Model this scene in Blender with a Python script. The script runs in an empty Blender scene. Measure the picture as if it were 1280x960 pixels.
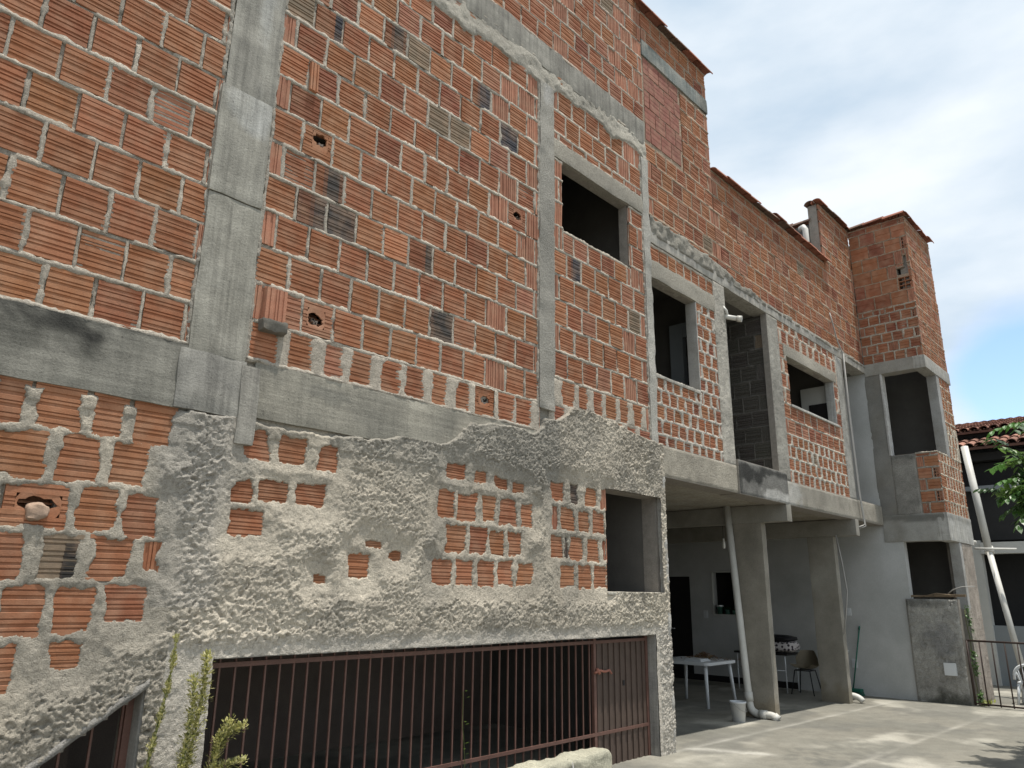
import bpy, math, random
import numpy as np
from mathutils import Vector, Matrix, Euler

R = math.radians
rs = np.random.RandomState(7)
random.seed(7)
scene = bpy.context.scene
COL = scene.collection

# ------------------------------------------------------------------ noise
def _hash(ix, iy, iz, s):
    h = (ix.astype(np.int64) * 374761393 + iy.astype(np.int64) * 668265263 +
         iz.astype(np.int64) * 2147483647 + s * 1274126177) & 0xffffffff
    h = ((h ^ (h >> 13)) * 1274126177) & 0xffffffff
    h = h ^ (h >> 16)
    return (h & 0xffff) / 65535.0

def vnoise(x, y, z=None, s=0):
    x = np.asarray(x, float); y = np.asarray(y, float)
    z = np.zeros_like(x) if z is None else np.asarray(z, float)
    ix, iy, iz = np.floor(x), np.floor(y), np.floor(z)
    fx, fy, fz = x - ix, y - iy, z - iz
    fx = fx * fx * (3 - 2 * fx); fy = fy * fy * (3 - 2 * fy); fz = fz * fz * (3 - 2 * fz)
    r = 0
    for a in (0, 1):
        wa = fx if a else 1 - fx
        for b in (0, 1):
            wb = fy if b else 1 - fy
            for c in (0, 1):
                wc = fz if c else 1 - fz
                r = r + wa * wb * wc * _hash(ix + a, iy + b, iz + c, s)
    return r * 2 - 1

def fbm(x, y, z=None, s=0, o=4, g=.5):
    r = 0; a = 1; t = 0; f = 1.0
    x = np.asarray(x, float); y = np.asarray(y, float)
    z = np.zeros_like(x) if z is None else np.asarray(z, float)
    for k in range(o):
        r = r + a * vnoise(x * f + 17.3 * k, y * f - 9.1 * k, z * f + 3.7 * k, s + k); t += a; a *= g; f *= 2.03
    return r / t

def sstep(a, b, x):
    t = np.clip((x - a) / (b - a), 0, 1); return t * t * (3 - 2 * t)

# ------------------------------------------------------------------ materials
def new_mat(name):
    m = bpy.data.materials.new(name); m.use_nodes = True
    nt = m.node_tree; nt.nodes.clear()
    out = nt.nodes.new('ShaderNodeOutputMaterial'); p = nt.nodes.new('ShaderNodeBsdfPrincipled')
    nt.links.new(p.outputs[0], out.inputs[0])
    return m, nt, p

def surface(name, color=None, attr=False, rough=.9, var=.25, scale=12, fine=90, bump=.3, bdist=.004, speck=0, stretch=(1, 1, 1),
            tint2=None, tint_scale=2.0, tint_amt=.5, metallic=0, spec=.3, streak=0, drip=0):
    m, nt, p = new_mat(name)
    N = nt.nodes.new; L = nt.links.new
    tc = N('ShaderNodeTexCoord'); mp = N('ShaderNodeMapping'); mp.inputs['Scale'].default_value = stretch
    L(tc.outputs['Object'], mp.inputs[0])
    n1 = N('ShaderNodeTexNoise'); n1.inputs['Scale'].default_value = scale; n1.inputs['Detail'].default_value = 8; n1.inputs['Roughness'].default_value = .65
    n2 = N('ShaderNodeTexNoise'); n2.inputs['Scale'].default_value = fine; n2.inputs['Detail'].default_value = 5; n2.inputs['Roughness'].default_value = .7
    L(mp.outputs[0], n1.inputs[0]); L(mp.outputs[0], n2.inputs[0])
    if attr:
        src = N('ShaderNodeAttribute'); src.attribute_name = 'Col'; csock = src.outputs['Color']
    else:
        src = N('ShaderNodeRGB'); src.outputs[0].default_value = (*color, 1); csock = src.outputs[0]
    if tint2:
        n3 = N('ShaderNodeTexNoise'); n3.inputs['Scale'].default_value = tint_scale; n3.inputs['Detail'].default_value = 6
        L(tc.outputs['Object'], n3.inputs[0])
        r3 = N('ShaderNodeMapRange'); r3.inputs[1].default_value = .42; r3.inputs[2].default_value = .66; r3.inputs[4].default_value = tint_amt
        L(n3.outputs[0], r3.inputs[0])
        mx = N('ShaderNodeMix'); mx.data_type = 'RGBA'; L(r3.outputs[0], mx.inputs[0]); L(csock, mx.inputs[6]); mx.inputs[7].default_value = (*tint2, 1)
        csock = mx.outputs[2]
    ad = N('ShaderNodeMath'); ad.operation = 'ADD'; L(n1.outputs[0], ad.inputs[0]); L(n2.outputs[0], ad.inputs[1])
    mr = N('ShaderNodeMapRange'); mr.inputs[1].default_value = .65; mr.inputs[2].default_value = 1.35
    mr.inputs[3].default_value = 1 - var; mr.inputs[4].default_value = 1 + var
    L(ad.outputs[0], mr.inputs[0])
    vm = N('ShaderNodeVectorMath'); vm.operation = 'SCALE'; L(csock, vm.inputs[0]); L(mr.outputs[0], vm.inputs['Scale'])
    csock = vm.outputs[0]
    if speck:
        n4 = N('ShaderNodeTexNoise'); n4.inputs['Scale'].default_value = 55; n4.inputs['Detail'].default_value = 3
        L(tc.outputs['Object'], n4.inputs[0])
        r4 = N('ShaderNodeMapRange'); r4.inputs[1].default_value = .66; r4.inputs[2].default_value = .72; r4.inputs[3].default_value = 1; r4.inputs[4].default_value = 1 - speck
        L(n4.outputs[0], r4.inputs[0])
        v2 = N('ShaderNodeVectorMath'); v2.operation = 'SCALE'; L(csock, v2.inputs[0]); L(r4.outputs[0], v2.inputs['Scale']); csock = v2.outputs[0]
    if streak:
        ms = N('ShaderNodeMapping'); ms.inputs['Scale'].default_value = (1.2, 1.2, 38); L(tc.outputs['Object'], ms.inputs[0])
        n5 = N('ShaderNodeTexNoise'); n5.inputs['Scale'].default_value = 1; n5.inputs['Detail'].default_value = 5; L(ms.outputs[0], n5.inputs[0])
        r5 = N('ShaderNodeMapRange'); r5.inputs[1].default_value = .3; r5.inputs[2].default_value = .7; r5.inputs[3].default_value = 1 - streak; r5.inputs[4].default_value = 1 + streak
        L(n5.outputs[0], r5.inputs[0])
        v3 = N('ShaderNodeVectorMath'); v3.operation = 'SCALE'; L(csock, v3.inputs[0]); L(r5.outputs[0], v3.inputs['Scale']); csock = v3.outputs[0]
    if drip:
        ms = N('ShaderNodeMapping'); ms.inputs['Scale'].default_value = (26, 26, 1.3); L(tc.outputs['Object'], ms.inputs[0])
        n6 = N('ShaderNodeTexNoise'); n6.inputs['Scale'].default_value = 1; n6.inputs['Detail'].default_value = 6; n6.inputs['Roughness'].default_value = .6; L(ms.outputs[0], n6.inputs[0])
        r6 = N('ShaderNodeMapRange'); r6.inputs[1].default_value = .42; r6.inputs[2].default_value = .72; r6.inputs[3].default_value = 1.08; r6.inputs[4].default_value = 1 - drip
        L(n6.outputs[0], r6.inputs[0])
        v4 = N('ShaderNodeVectorMath'); v4.operation = 'SCALE'; L(csock, v4.inputs[0]); L(r6.outputs[0], v4.inputs['Scale']); csock = v4.outputs[0]
    L(csock, p.inputs['Base Color'])
    p.inputs['Roughness'].default_value = rough; p.inputs['Metallic'].default_value = metallic
    p.inputs['Specular IOR Level'].default_value = spec
    if bump:
        b = N('ShaderNodeBump'); b.inputs['Strength'].default_value = bump; b.inputs['Distance'].default_value = bdist
        L(ad.outputs[0], b.inputs['Height']); L(b.outputs[0], p.inputs['Normal'])
    return m

M = {}
M['brick'] = surface('fired_clay', attr=True, var=.27, scale=9, fine=120, bump=.6, bdist=.003, rough=.92, speck=.3, tint2=(.42, .275, .185), tint_scale=6.5, tint_amt=.34)
M['core'] = surface('joint_mortar', (.26, .235, .205), var=.3, scale=14, fine=90, bump=.8, bdist=.008)
M['coat'] = surface('cement_mortar', attr=True, var=.4, scale=45, fine=120, bump=1, bdist=.014, rough=.95, speck=.45)
M['concrete'] = surface('cast_concrete', attr=True, var=.27, scale=8, fine=75, bump=.8, bdist=.006, speck=.4, rough=.9, streak=.07, drip=.35, tint2=(.36, .345, .30), tint_scale=3.5, tint_amt=.5)
M['plain_concrete'] = surface('trowelled_concrete', attr=True, var=.22, scale=4, fine=60, bump=.5, bdist=.004, speck=.3, rough=.9, tint2=(.17, .155, .125), tint_scale=2.2, tint_amt=.5)
M['board_concrete'] = surface('board_marked_concrete', attr=True, var=.28, scale=6, fine=70, bump=.9, bdist=.006, speck=.45, rough=.9, streak=.2, drip=.14, tint2=(.15, .145, .125), tint_scale=2.6, tint_amt=.6)
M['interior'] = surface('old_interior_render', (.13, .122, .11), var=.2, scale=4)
M['blue_render'] = surface('smooth_cement_render', (.47, .475, .465), var=.13, scale=3, fine=40, bump=.25, bdist=.002, tint2=(.36, .365, .35), tint_scale=1.1, tint_amt=.7)
M['ground'] = surface('worn_concrete_floor', attr=True, var=.26, scale=5, fine=60, bump=.5, bdist=.004, speck=.25, tint2=(.17, .165, .14), tint_scale=.9, tint_amt=.75)
M['tile'] = surface('clay_roof_tile', attr=True, var=.35, scale=9, fine=60, bump=.5, bdist=.003)
M['gate'] = surface('red_oxide_steel', (.13, .068, .053), var=.3, scale=14, bump=.25, bdist=.001, rough=.55, spec=.4)
M['gate_sheet'] = surface('brown_steel_sheet', (.085, .06, .048), var=.25, scale=8, bump=.1, bdist=.001, rough=.6)
M['dark_iron'] = surface('dark_rusty_iron', (.045, .03, .025), var=.3, scale=20, rough=.6)
M['pvc'] = surface('white_pvc', (.58, .57, .53), var=.08, scale=5, fine=30, bump=0, rough=.45, tint2=(.4, .38, .33), tint_scale=2, tint_amt=.4)
M['plastic_white'] = surface('white_plastic', (.6, .62, .63), var=.05, scale=5, bump=0, rough=.4)
M['black'] = surface('black_paint', (.015, .015, .017), var=.2, rough=.5)
M['dark_wood'] = surface('dark_door_wood', (.02, .018, .018), var=.3, rough=.5)
M['beige'] = surface('beige_shell', (.17, .145, .10), var=.1, bump=0, rough=.5)
M['green'] = surface('green_plastic', (.02, .13, .09), var=.1, bump=0, rough=.5)
M['wood'] = surface('weathered_plank', (.2, .15, .1), var=.35, scale=12, stretch=(3, 1, 8))
M['leafpile'] = surface('dry_plant_litter', attr=True, var=.3, rough=.8)
M['nbwall'] = surface('neighbour_render', (.22, .24, .25), var=.12, scale=2, bump=.1)
M['nbwhite'] = surface('neighbour_white_paint', (.5, .5, .47), var=.1, scale=3, bump=.1)
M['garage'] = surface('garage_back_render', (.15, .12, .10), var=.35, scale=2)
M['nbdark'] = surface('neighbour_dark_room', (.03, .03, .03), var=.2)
M['red'] = surface('red_plastic', (.3, .03, .02), var=.1, bump=0, rough=.4)
M['glass_green'] = surface('green_glass_jar', (.05, .12, .09), var=.1, bump=0, rough=.2)
M['cable'] = surface('grey_cable_sheath', (.34, .33, .31), var=.1, bump=0, rough=.6)
M['bulb'] = surface('white_lamp_glass', (.75, .75, .72), var=.02, bump=0, rough=.3)
M['bark'] = surface('grey_bark', (.12, .1, .075), var=.35, scale=14, bump=.8, bdist=.01)
M['stem'] = surface('green_stem', (.1, .12, .04), var=.2, bump=0)

def leaf_mat(name, trans=.35):
    m, nt, p = new_mat(name)
    N = nt.nodes.new; L = nt.links.new
    a = N('ShaderNodeAttribute'); a.attribute_name = 'Col'
    L(a.outputs['Color'], p.inputs['Base Color']); p.inputs['Roughness'].default_value = .4
    t = N('ShaderNodeBsdfTranslucent'); L(a.outputs['Color'], t.inputs[0])
    mx = N('ShaderNodeMixShader'); mx.inputs[0].default_value = trans
    out = [n for n in nt.nodes if n.type == 'OUTPUT_MATERIAL'][0]
    L(p.outputs[0], mx.inputs[1]); L(t.outputs[0], mx.inputs[2]); L(mx.outputs[0], out.inputs[0])
    return m
M['leaf'] = leaf_mat('tree_leaf'); M['weed'] = leaf_mat('weed_leaf', .25)

def cloth_mat():
    m, nt, p = new_mat('spotted_cloth'); N = nt.nodes.new; L = nt.links.new
    tc = N('ShaderNodeTexCoord'); v = N('ShaderNodeTexVoronoi'); v.inputs['Scale'].default_value = 17
    L(tc.outputs['Object'], v.inputs[0])
    r = N('ShaderNodeValToRGB'); r.color_ramp.interpolation = 'CONSTANT'
    r.color_ramp.elements[0].color = (.03, .02, .03, 1); r.color_ramp.elements[1].position = .4; r.color_ramp.elements[1].color = (.5, .47, .46, 1)
    L(v.outputs['Distance'], r.inputs[0]); L(r.outputs[0], p.inputs['Base Color']); p.inputs['Roughness'].default_value = .9
    return m
M['cloth'] = cloth_mat()

# ------------------------------------------------------------------ mesh building
class MB:
    def __init__(self):
        self.v = []; self.c = []; self.n = 0; self.q = []; self.t = []   # q: (faces, mat, smooth)
    def add(self, v, f, mat=0, col=(1, 1, 1), smooth=False):
        v = np.asarray(v, float).reshape(-1, 3); f = np.asarray(f, int)
        col = np.asarray(col, float)
        if col.ndim == 1: col = np.tile(col, (len(v), 1))
        self.v.append(v); self.c.append(col)
        self.q.append((f + self.n, mat, smooth)); self.n += len(v)
        return self
    def build(self, name, mats, parent=None, **kw):
        v = np.concatenate(self.v); c = np.concatenate(self.c)
        off = np.array(world_loc(parent)) if parent else np.array(kw.pop('loc', (0, 0, 0)), float)
        v = v - off
        me = bpy.data.meshes.new(name); me.vertices.add(len(v)); me.vertices.foreach_set('co', v.ravel())
        loops = np.concatenate([f.ravel() for f, _, _ in self.q])
        tot = np.concatenate([np.full(len(f), f.shape[1]) for f, _, _ in self.q])
        mi = np.concatenate([np.full(len(f), m) for f, m, _ in self.q])
        sm = np.concatenate([np.full(len(f), s) for f, _, s in self.q])
        me.loops.add(len(loops)); me.loops.foreach_set('vertex_index', loops)
        me.polygons.add(len(tot)); me.polygons.foreach_set('loop_start', np.concatenate([[0], np.cumsum(tot)[:-1]]))
        me.polygons.foreach_set('loop_total', tot); me.polygons.foreach_set('material_index', mi); me.polygons.foreach_set('use_smooth', sm.astype(bool))
        a = me.color_attributes.new('Col', 'FLOAT_COLOR', 'POINT')
        a.data.foreach_set('color', np.concatenate([c, np.ones((len(c), 1))], 1).ravel())
        for m in (mats if isinstance(mats, (list, tuple)) else [mats]): me.materials.append(m)
        me.update(calc_edges=True); me.validate()
        o = bpy.data.objects.new(name, me); COL.objects.link(o)
        if parent: o.parent = parent
        else: o.location = off
        for k, val in kw.items():
            if val: o[k] = val
        return o

def world_loc(o):
    l = Vector((0, 0, 0))
    while o: l += o.location; o = o.parent
    return l

def empty(name, loc, label, cat, group=None):
    o = bpy.data.objects.new(name, None); COL.objects.link(o); o.location = loc
    o['label'] = label; o['category'] = cat; o.empty_display_size = .2
    if group: o['group'] = group
    return o

BOXF = np.array([[0, 1, 3, 2], [4, 6, 7, 5], [0, 4, 5, 1], [2, 3, 7, 6], [0, 2, 6, 4], [1, 5, 7, 3]])
def box(mb, x0, x1, y0, y1, z0, z1, mat=0, col=(1, 1, 1)):
    v = [(x, y, z) for x in (x0, x1) for y in (y0, y1) for z in (z0, z1)]
    mb.add(v, BOXF, mat, col); return mb

def lumpy(mb, x0, x1, y0, y1, z0, z1, res=.05, amp=.004, fr=6, col=(.3, .29, .265), colf=None, mat=0, rnd=.012, seed=0):
    """box of real thickness with gently irregular faces and softened edges"""
    L_ = (x1 - x0, y1 - y0, z1 - z0); lo = np.array((x0, y0, z0)); hi = np.array((x1, y1, z1))
    n = [max(2, int(math.ceil(l / res))) for l in L_]
    for ax in range(3):
        a, b = [(1, 2), (2, 0), (0, 1)][ax]
        ga = np.linspace(lo[a], hi[a], n[a] + 1); gb = np.linspace(lo[b], hi[b], n[b] + 1)
        A, B = np.meshgrid(ga, gb, indexing='ij')
        for s in (0, 1):
            P = np.zeros(A.shape + (3,)); P[..., a] = A; P[..., b] = B; P[..., ax] = hi[ax] if s else lo[ax]
            P = P.reshape(-1, 3); Q = P.copy()
            # rounding of edges
            cl = np.clip(P, lo + rnd, hi - rnd); d = P - cl; nd = np.linalg.norm(d, axis=1, keepdims=True)
            Q = np.where(nd > rnd, cl + d / np.maximum(nd, 1e-9) * rnd, P)
            for k in range(3):
                Q[:, k] += amp * fbm(P[:, 0] * fr, P[:, 1] * fr, P[:, 2] * fr, s=seed + 31 * k, o=4)
            i = np.arange((n[a] + 1) * (n[b] + 1)).reshape(n[a] + 1, n[b] + 1)
            f = np.stack([i[:-1, :-1], i[1:, :-1], i[1:, 1:], i[:-1, 1:]], -1).reshape(-1, 4)
            if not s: f = f[:, ::-1]
            if colf is not None: c = colf(P)
            else:
                w = fbm(P[:, 0] * 1.3, P[:, 1] * 1.3, P[:, 2] * 1.3, s=seed + 5, o=4)[:, None]
                c = np.array(col) * (1 + .28 * w)
            mb.add(Q, f, mat, c, True)
    return mb

def tube(mb, pts, r, n=10, mat=0, col=(1, 1, 1), caps=True):
    pts = [Vector(p) for p in pts]; rr = r if isinstance(r, (list, tuple)) else [r] * len(pts)
    V = []; up = None
    for i, p in enumerate(pts):
        t = (pts[min(i + 1, len(pts) - 1)] - pts[max(i - 1, 0)]).normalized()
        if up is None: up = t.orthogonal().normalized()
        up = (up - t * up.dot(t)); up = up.normalized() if up.length > 1e-6 else t.orthogonal().normalized()
        s = t.cross(up)
        for k in range(n):
            a = 2 * math.pi * k / n; V.append(p + (up * math.cos(a) + s * math.sin(a)) * rr[i])
    F = [(i * n + k, i * n + (k + 1) % n, (i + 1) * n + (k + 1) % n, (i + 1) * n + k) for i in range(len(pts) - 1) for k in range(n)]
    base = mb.n; mb.add([tuple(v) for v in V], F, mat, col, True)
    if caps:
        mb.q.append((np.array([list(range(n))[::-1]]) + base, mat, False))
        mb.q.append((np.array([[(len(pts) - 1) * n + k for k in range(n)]]) + base, mat, False))
    return mb

def lathe(mb, c, prof, n=20, mat=0, col=(1, 1, 1)):
    V = []; m = len(prof)
    for r, z in prof:
        for k in range(n):
            a = 2 * math.pi * k / n; V.append((c[0] + r * math.cos(a), c[1] + r * math.sin(a), c[2] + z))
    F = [(i * n + k, i * n + (k + 1) % n, (i + 1) * n + (k + 1) % n, (i + 1) * n + k) for i in range(m - 1) for k in range(n)]
    mb.add(V, F, mat, col, True); return mb

# ------------------------------------------------------------------ brick walls
class Frame:
    """wall frame: U along the wall, D outward from its face, Z up"""
    def __init__(s, o, u, n): s.o = np.array(o, float); s.u = np.array(u, float); s.n = np.array(n, float)
    def P(s, U, D, Z):
        U = np.asarray(U, float); D = np.asarray(D, float); Z = np.asarray(Z, float)
        return s.o + U[..., None] * s.u + D[..., None] * s.n + Z[..., None] * np.array((0, 0, 1.))
F0 = Frame((0, 0, 0), (1, 0, 0), (0, -1, 0))
XB = 15.3; YB = -1.1
FL = Frame((XB, 0, 0), (0, -1, 0), (-1, 0, 0))      # left face of the projecting corner block, U = distance towards the street
FF = Frame((0, YB, 0), (1, 0, 0), (0, -1, 0))       # its street face

BASE = {'o': (.355, .150, .076), 'r': (.33, .134, .072), 'l': (.385, .168, .090), 'p': (.36, .165, .105),
        'k': (.062, .056, .052), 'b': (.05, .05, .058), 'g': (.20, .155, .11), 'd': (.27, .103, .062), 'm': (.11, .1, .088)}
def brick_col(kinds='oooorrrrlpd'):
    c = np.array(BASE[random.choice(kinds)]); c = c * random.uniform(.78, .97); c[1] *= random.uniform(.96, 1.05)
    return c

def brick(mb, fr, u0, u1, z0, z1, col, kind='h', N=9, d=None, depth=.05, gd=.008, tilt=None, flat=False):
    """hollow clay block: grooved face as real relief"""
    d = random.gauss(0, .0022) if d is None else d
    cu, cz = (u0 + u1) / 2, (z0 + z1) / 2
    if kind == 'v': N = max(3, int((u1 - u0) / .028))
    prof = [(0, -depth), (.0, -.004), (.012, 0)]
    ph_ = 1.3 if flat else random.uniform(0, 6)
    for k in range(1, N):
        t = (k + .16 * math.sin(k * 2.4 + ph_)) / N; w = (.17 + .09 * math.sin(k * 3.14159 + ph_)) / N
        prof += [(t - w * 1.3, 0), (t - w * .8, -gd), (t + w * .8, -gd), (t + w * 1.3, 0)]
    prof += [(.988, 0), (1, -.004), (1, -depth)]
    T = np.array([p[0] for p in prof]); Dp = np.array([p[1] for p in prof]) + d
    m = len(T)
    e = [0.0, 0.004]
    if kind == 'h':
        Z = z1 - T * (z1 - z0); A0 = np.full(m, u0); A1 = np.full(m, u1)
        cols_ = [(A0, -depth, Z), (A0 + .000, 0, Z), (A1, 0, Z), (A1, -depth, Z)]
        U = np.stack([c[0] for c in cols_]); ZZ = np.stack([c[2] for c in cols_])
    else:
        UU = u0 + T * (u1 - u0)
        U = np.stack([UU] * 4); ZZ = np.stack([np.full(m, z1), np.full(m, z1), np.full(m, z0), np.full(m, z0)])
    DD = np.stack([np.full(m, -depth), Dp, Dp, np.full(m, -depth)])
    a = random.gauss(0, .007) if tilt is None else tilt
    U2 = cu + (U - cu) * math.cos(a) - (ZZ - cz) * math.sin(a); Z2 = cz + (U - cu) * math.sin(a) + (ZZ - cz) * math.cos(a)
    D2 = DD + (0 if flat else (U - cu) * random.gauss(0, .012) + (ZZ - cz) * random.gauss(0, .012))
    P = fr.P(U2, D2, Z2).reshape(-1, 3)
    i = np.arange(4 * m).reshape(4, m)
    f = np.stack([i[:-1, :-1], i[:-1, 1:], i[1:, 1:], i[1:, :-1]], -1).reshape(-1, 4)
    # colour: groove bottoms keep the same clay; a few blocks are patchily burnt
    c = np.tile(np.array(col), (4 * m, 1))
    mb.add(P, f, 0, c)

def hollow(mb, fr, u0, u1, z0, z1, col, nu=2, nz=3):
    """block seen end-on: lattice of clay webs with open cells"""
    t = .012
    for k in range(nu + 1):
        u = u0 + (u1 - u0 - t) * k / nu
        P = [fr.P(a, b, c) for a in (u, u + t) for b in (0, -.09) for c in (z0, z1)]; mb.add(P, BOXF, 0, col)
    for k in range(nz + 1):
        z = z0 + (z1 - z0 - t) * k / nz
        P = [fr.P(a, b, c) for a in (u0, u1) for b in (-.001, -.088) for c in (z, z + t)]; mb.add(P, BOXF, 0, col)

def broken_block(mb, fr, u0, u1, z0, z1, col):
    """block whose face has been knocked out: ragged shards round an open cell, webs and back wall inside"""
    col = np.array(col); w, h = u1 - u0, z1 - z0
    a0, a1, b0, b1 = u0 + w * random.uniform(.08, .3), u1 - w * random.uniform(.08, .3), z0 + h * random.uniform(.2, .38), z1 - h * random.uniform(.08, .25)
    brick(mb, fr, u0, u1, z0, b0, col, N=3, d=0, tilt=0); brick(mb, fr, u0, u1, b1, z1, col, N=2, d=0, tilt=0); brick(mb, fr, u0, a0, b0, b1, col, N=5, d=0, tilt=0); brick(mb, fr, a1, u1, b0, b1, col, N=5, d=0, tilt=0)
    u0, u1, z0, z1 = a0, a1, b0, b1; w, h = u1 - u0, z1 - z0
    cu, cz = u0 + w * random.uniform(.42, .6), z0 + h * random.uniform(.42, .62); n = 22; ang = np.linspace(0, 2 * math.pi, n, endpoint=False)
    inner = []; outer = []
    for k, a in enumerate(ang):
        c_, s_ = math.cos(a), math.sin(a); q = min((w / 2) / max(abs(c_), 1e-6), (h / 2) / max(abs(s_), 1e-6))
        outer.append((min(max((u0 + u1) / 2 + c_ * q, u0), u1), min(max((z0 + z1) / 2 + s_ * q, z0), z1)))
        r = random.uniform(.34, .5); inner.append((cu + c_ * r * w, cz + s_ * r * h * .8))
    V = [fr.P(a, 0, b) for a, b in outer] + [fr.P(a, -.002, b) for a, b in inner] + [fr.P(a, -.014, b) for a, b in inner] + [fr.P(a, -.06, b) for a, b in outer]
    F = [(l * n + k, l * n + (k + 1) % n, (l + 1) * n + (k + 1) % n, (l + 1) * n + k) for l in (0, 1) for k in range(n)]
    mb.add(V, F, 0, col)
    for k in (1, 2):
        z = z0 + h * k / 3; P = [fr.P(a, b, c) for a in (u0, u1) for b in (-.03 - .02 * k, -.12) for c in (z - .006, z + .006)]; mb.add(P, BOXF, 0, col * .9)
    P = [fr.P(a, b, c) for a in (u0, u1) for b in (-.12, -.13) for c in (z0, z1)]; mb.add(P, BOXF, 0, col * .8)
    for k in range(5):
        a, b = cu + random.gauss(0, .03), z0 + random.uniform(.02, .06); P = [fr.P(a + i * .02, -.02 - j * .03, b + l * .018 * random.uniform(.6, 1.5)) for i in (0, 1) for j in (0, 1) for l in (0, 1)]; mb.add(P, BOXF, 2, (.36, .3, .25))

def layout(x0, x1, z0, z1, course, w, excl=(), off=0, ph=0):
    rows = []; k = 0; z = z0
    while z < z1 - .03:
        za, zb = z, min(z + course, z1)
        cuts = sorted({x0, x1} | {c for e in excl for c in (e[0], e[1]) if x0 < c < x1})
        segs = []
        for a, b in zip(cuts[:-1], cuts[1:]):
            m = (a + b) / 2; av = [(za, zb)]
            for e in excl:
                if e[0] < m < e[1]:
                    nv = []
                    for p, q in av:
                        if e[3] <= p or e[2] >= q: nv.append((p, q))
                        else:
                            if e[2] > p: nv.append((p, e[2]))
                            if e[3] < q: nv.append((e[3], q))
                    av = nv
            av = [s for s in av if s[1] - s[0] > .06]
            if av:
                s = max(av, key=lambda s: s[1] - s[0])
                if segs and segs[-1][1] == a and segs[-1][2] == s: segs[-1][1] = b
                else: segs.append([a, b, s])
        o = off + (w / 2 if (k + ph) % 2 else 0)
        out = []
        for a, b, s in segs:
            j = [a]; q = math.ceil((a - o) / w + 1e-6)
            while o + q * w < b - .04:
                if o + q * w > a + .05: j.append(o + q * w)
                q += 1
            j.append(b)
            for p, r in zip(j[:-1], j[1:]):
                if r - p > .045: out.append((p, r, s[0], s[1]))
        rows.append(out); z += course; k += 1
    return rows

def coat(mb, fr, x0, x1, z0, z1, res, H, C, holes=(), keep=None, jit=.004, mat=2, seed=0):
    def lines(a, b, edges):
        n = max(2, int(round((b - a) / res))); g = list(np.linspace(a, b, n + 1))
        for e in edges:
            if a < e < b:
                g = [q for q in g if abs(q - e) > res * .45] + [e]
        return np.array(sorted(g))
    X = lines(x0, x1, {e for h in holes for e in h[:2]}); Z = lines(z0, z1, {e for h in holes for e in h[2:4]})
    XX, ZZ = np.meshgrid(X, Z, indexing='ij')
    h = H(XX, ZZ); c = C(XX, ZZ, h)
    edge = np.ones_like(XX)
    P = fr.P(XX + jit * vnoise(XX * 35, ZZ * 35, s=seed + 1), h, ZZ + jit * vnoise(XX * 35, ZZ * 35, s=seed + 2)).reshape(-1, 3)
    i = np.arange(XX.size).reshape(XX.shape)
    cx = (XX[:-1, :-1] + XX[1:, 1:]) / 2; cz = (ZZ[:-1, :-1] + ZZ[1:, 1:]) / 2
    ok = np.ones(cx.shape, bool)
    for q in holes: ok &= ~((cx > q[0]) & (cx < q[1]) & (cz > q[2]) & (cz < q[3]))
    if keep is not None: ok &= keep(cx, cz)
    f = np.stack([i[:-1, :-1], i[1:, :-1], i[1:, 1:], i[:-1, 1:]], -1)[ok]
    mb.add(P, f, mat, c.reshape(-1, 3), True)

def core(mb, fr, x0, x1, z0, z1, holes=(), d0=-.03, d1=-.2, mat=1, col=(.3, .28, .25)):
    X = sorted({x0, x1} | {e for h in holes for e in h[:2] if x0 < e < x1}); Z = sorted({z0, z1} | {e for h in holes for e in h[2:4] if z0 < e < z1})
    nx, nz = len(X) - 1, len(Z) - 1
    sol = np.ones((nx + 2, nz + 2), bool); sol[0] = sol[-1] = False; sol[:, 0] = sol[:, -1] = False
    for a in range(nx):
        for b in range(nz):
            cx, cz = (X[a] + X[a + 1]) / 2, (Z[b] + Z[b + 1]) / 2
            for h in holes:
                if h[0] < cx < h[1] and h[2] < cz < h[3]: sol[a + 1, b + 1] = False
    V = []; F = []
    def quad(*p):
        F.append([len(V) + k for k in range(4)]); V.extend([fr.P(*q) for q in p])
    for a in range(nx):
        for b in range(nz):
            if not sol[a + 1, b + 1]: continue
            u0, u1, w0, w1 = X[a], X[a + 1], Z[b], Z[b + 1]
            quad((u0, d0, w0), (u1, d0, w0), (u1, d0, w1), (u0, d0, w1)); quad((u0, d1, w1), (u1, d1, w1), (u1, d1, w0), (u0, d1, w0))
            if not sol[a, b + 1]: quad((u0, d1, w0), (u0, d0, w0), (u0, d0, w1), (u0, d1, w1))
            if not sol[a + 2, b + 1]: quad((u1, d0, w0), (u1, d1, w0), (u1, d1, w1), (u1, d0, w1))
            if not sol[a + 1, b]: quad((u0, d1, w0), (u1, d1, w0), (u1, d0, w0), (u0, d0, w0))
            if not sol[a + 1, b + 2]: quad((u0, d0, w1), (u1, d0, w1), (u1, d1, w1), (u0, d1, w1))
    mb.add(V, F, mat, col)

# exposed-brick windows in a mortar coat: signed distance to the nearest rectangle
def sdf_rects(XX, ZZ, rects, reach=.35):
    E = np.full(XX.shape, 1.0); X = XX[:, 0]; Z = ZZ[0]
    for (a, b, c, d) in rects:
        i0, i1 = np.searchsorted(X, [a - reach, b + reach]); j0, j1 = np.searchsorted(Z, [c - reach, d + reach])
        if i1 <= i0 or j1 <= j0: continue
        x = XX[i0:i1, j0:j1]; z = ZZ[i0:i1, j0:j1]
        dx = np.maximum(a - x, x - b); dz = np.maximum(c - z, z - d)
        s = np.where((dx > 0) & (dz > 0), np.hypot(dx, dz), np.maximum(dx, dz))
        E[i0:i1, j0:j1] = np.minimum(E[i0:i1, j0:j1], s)
    return E

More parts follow.
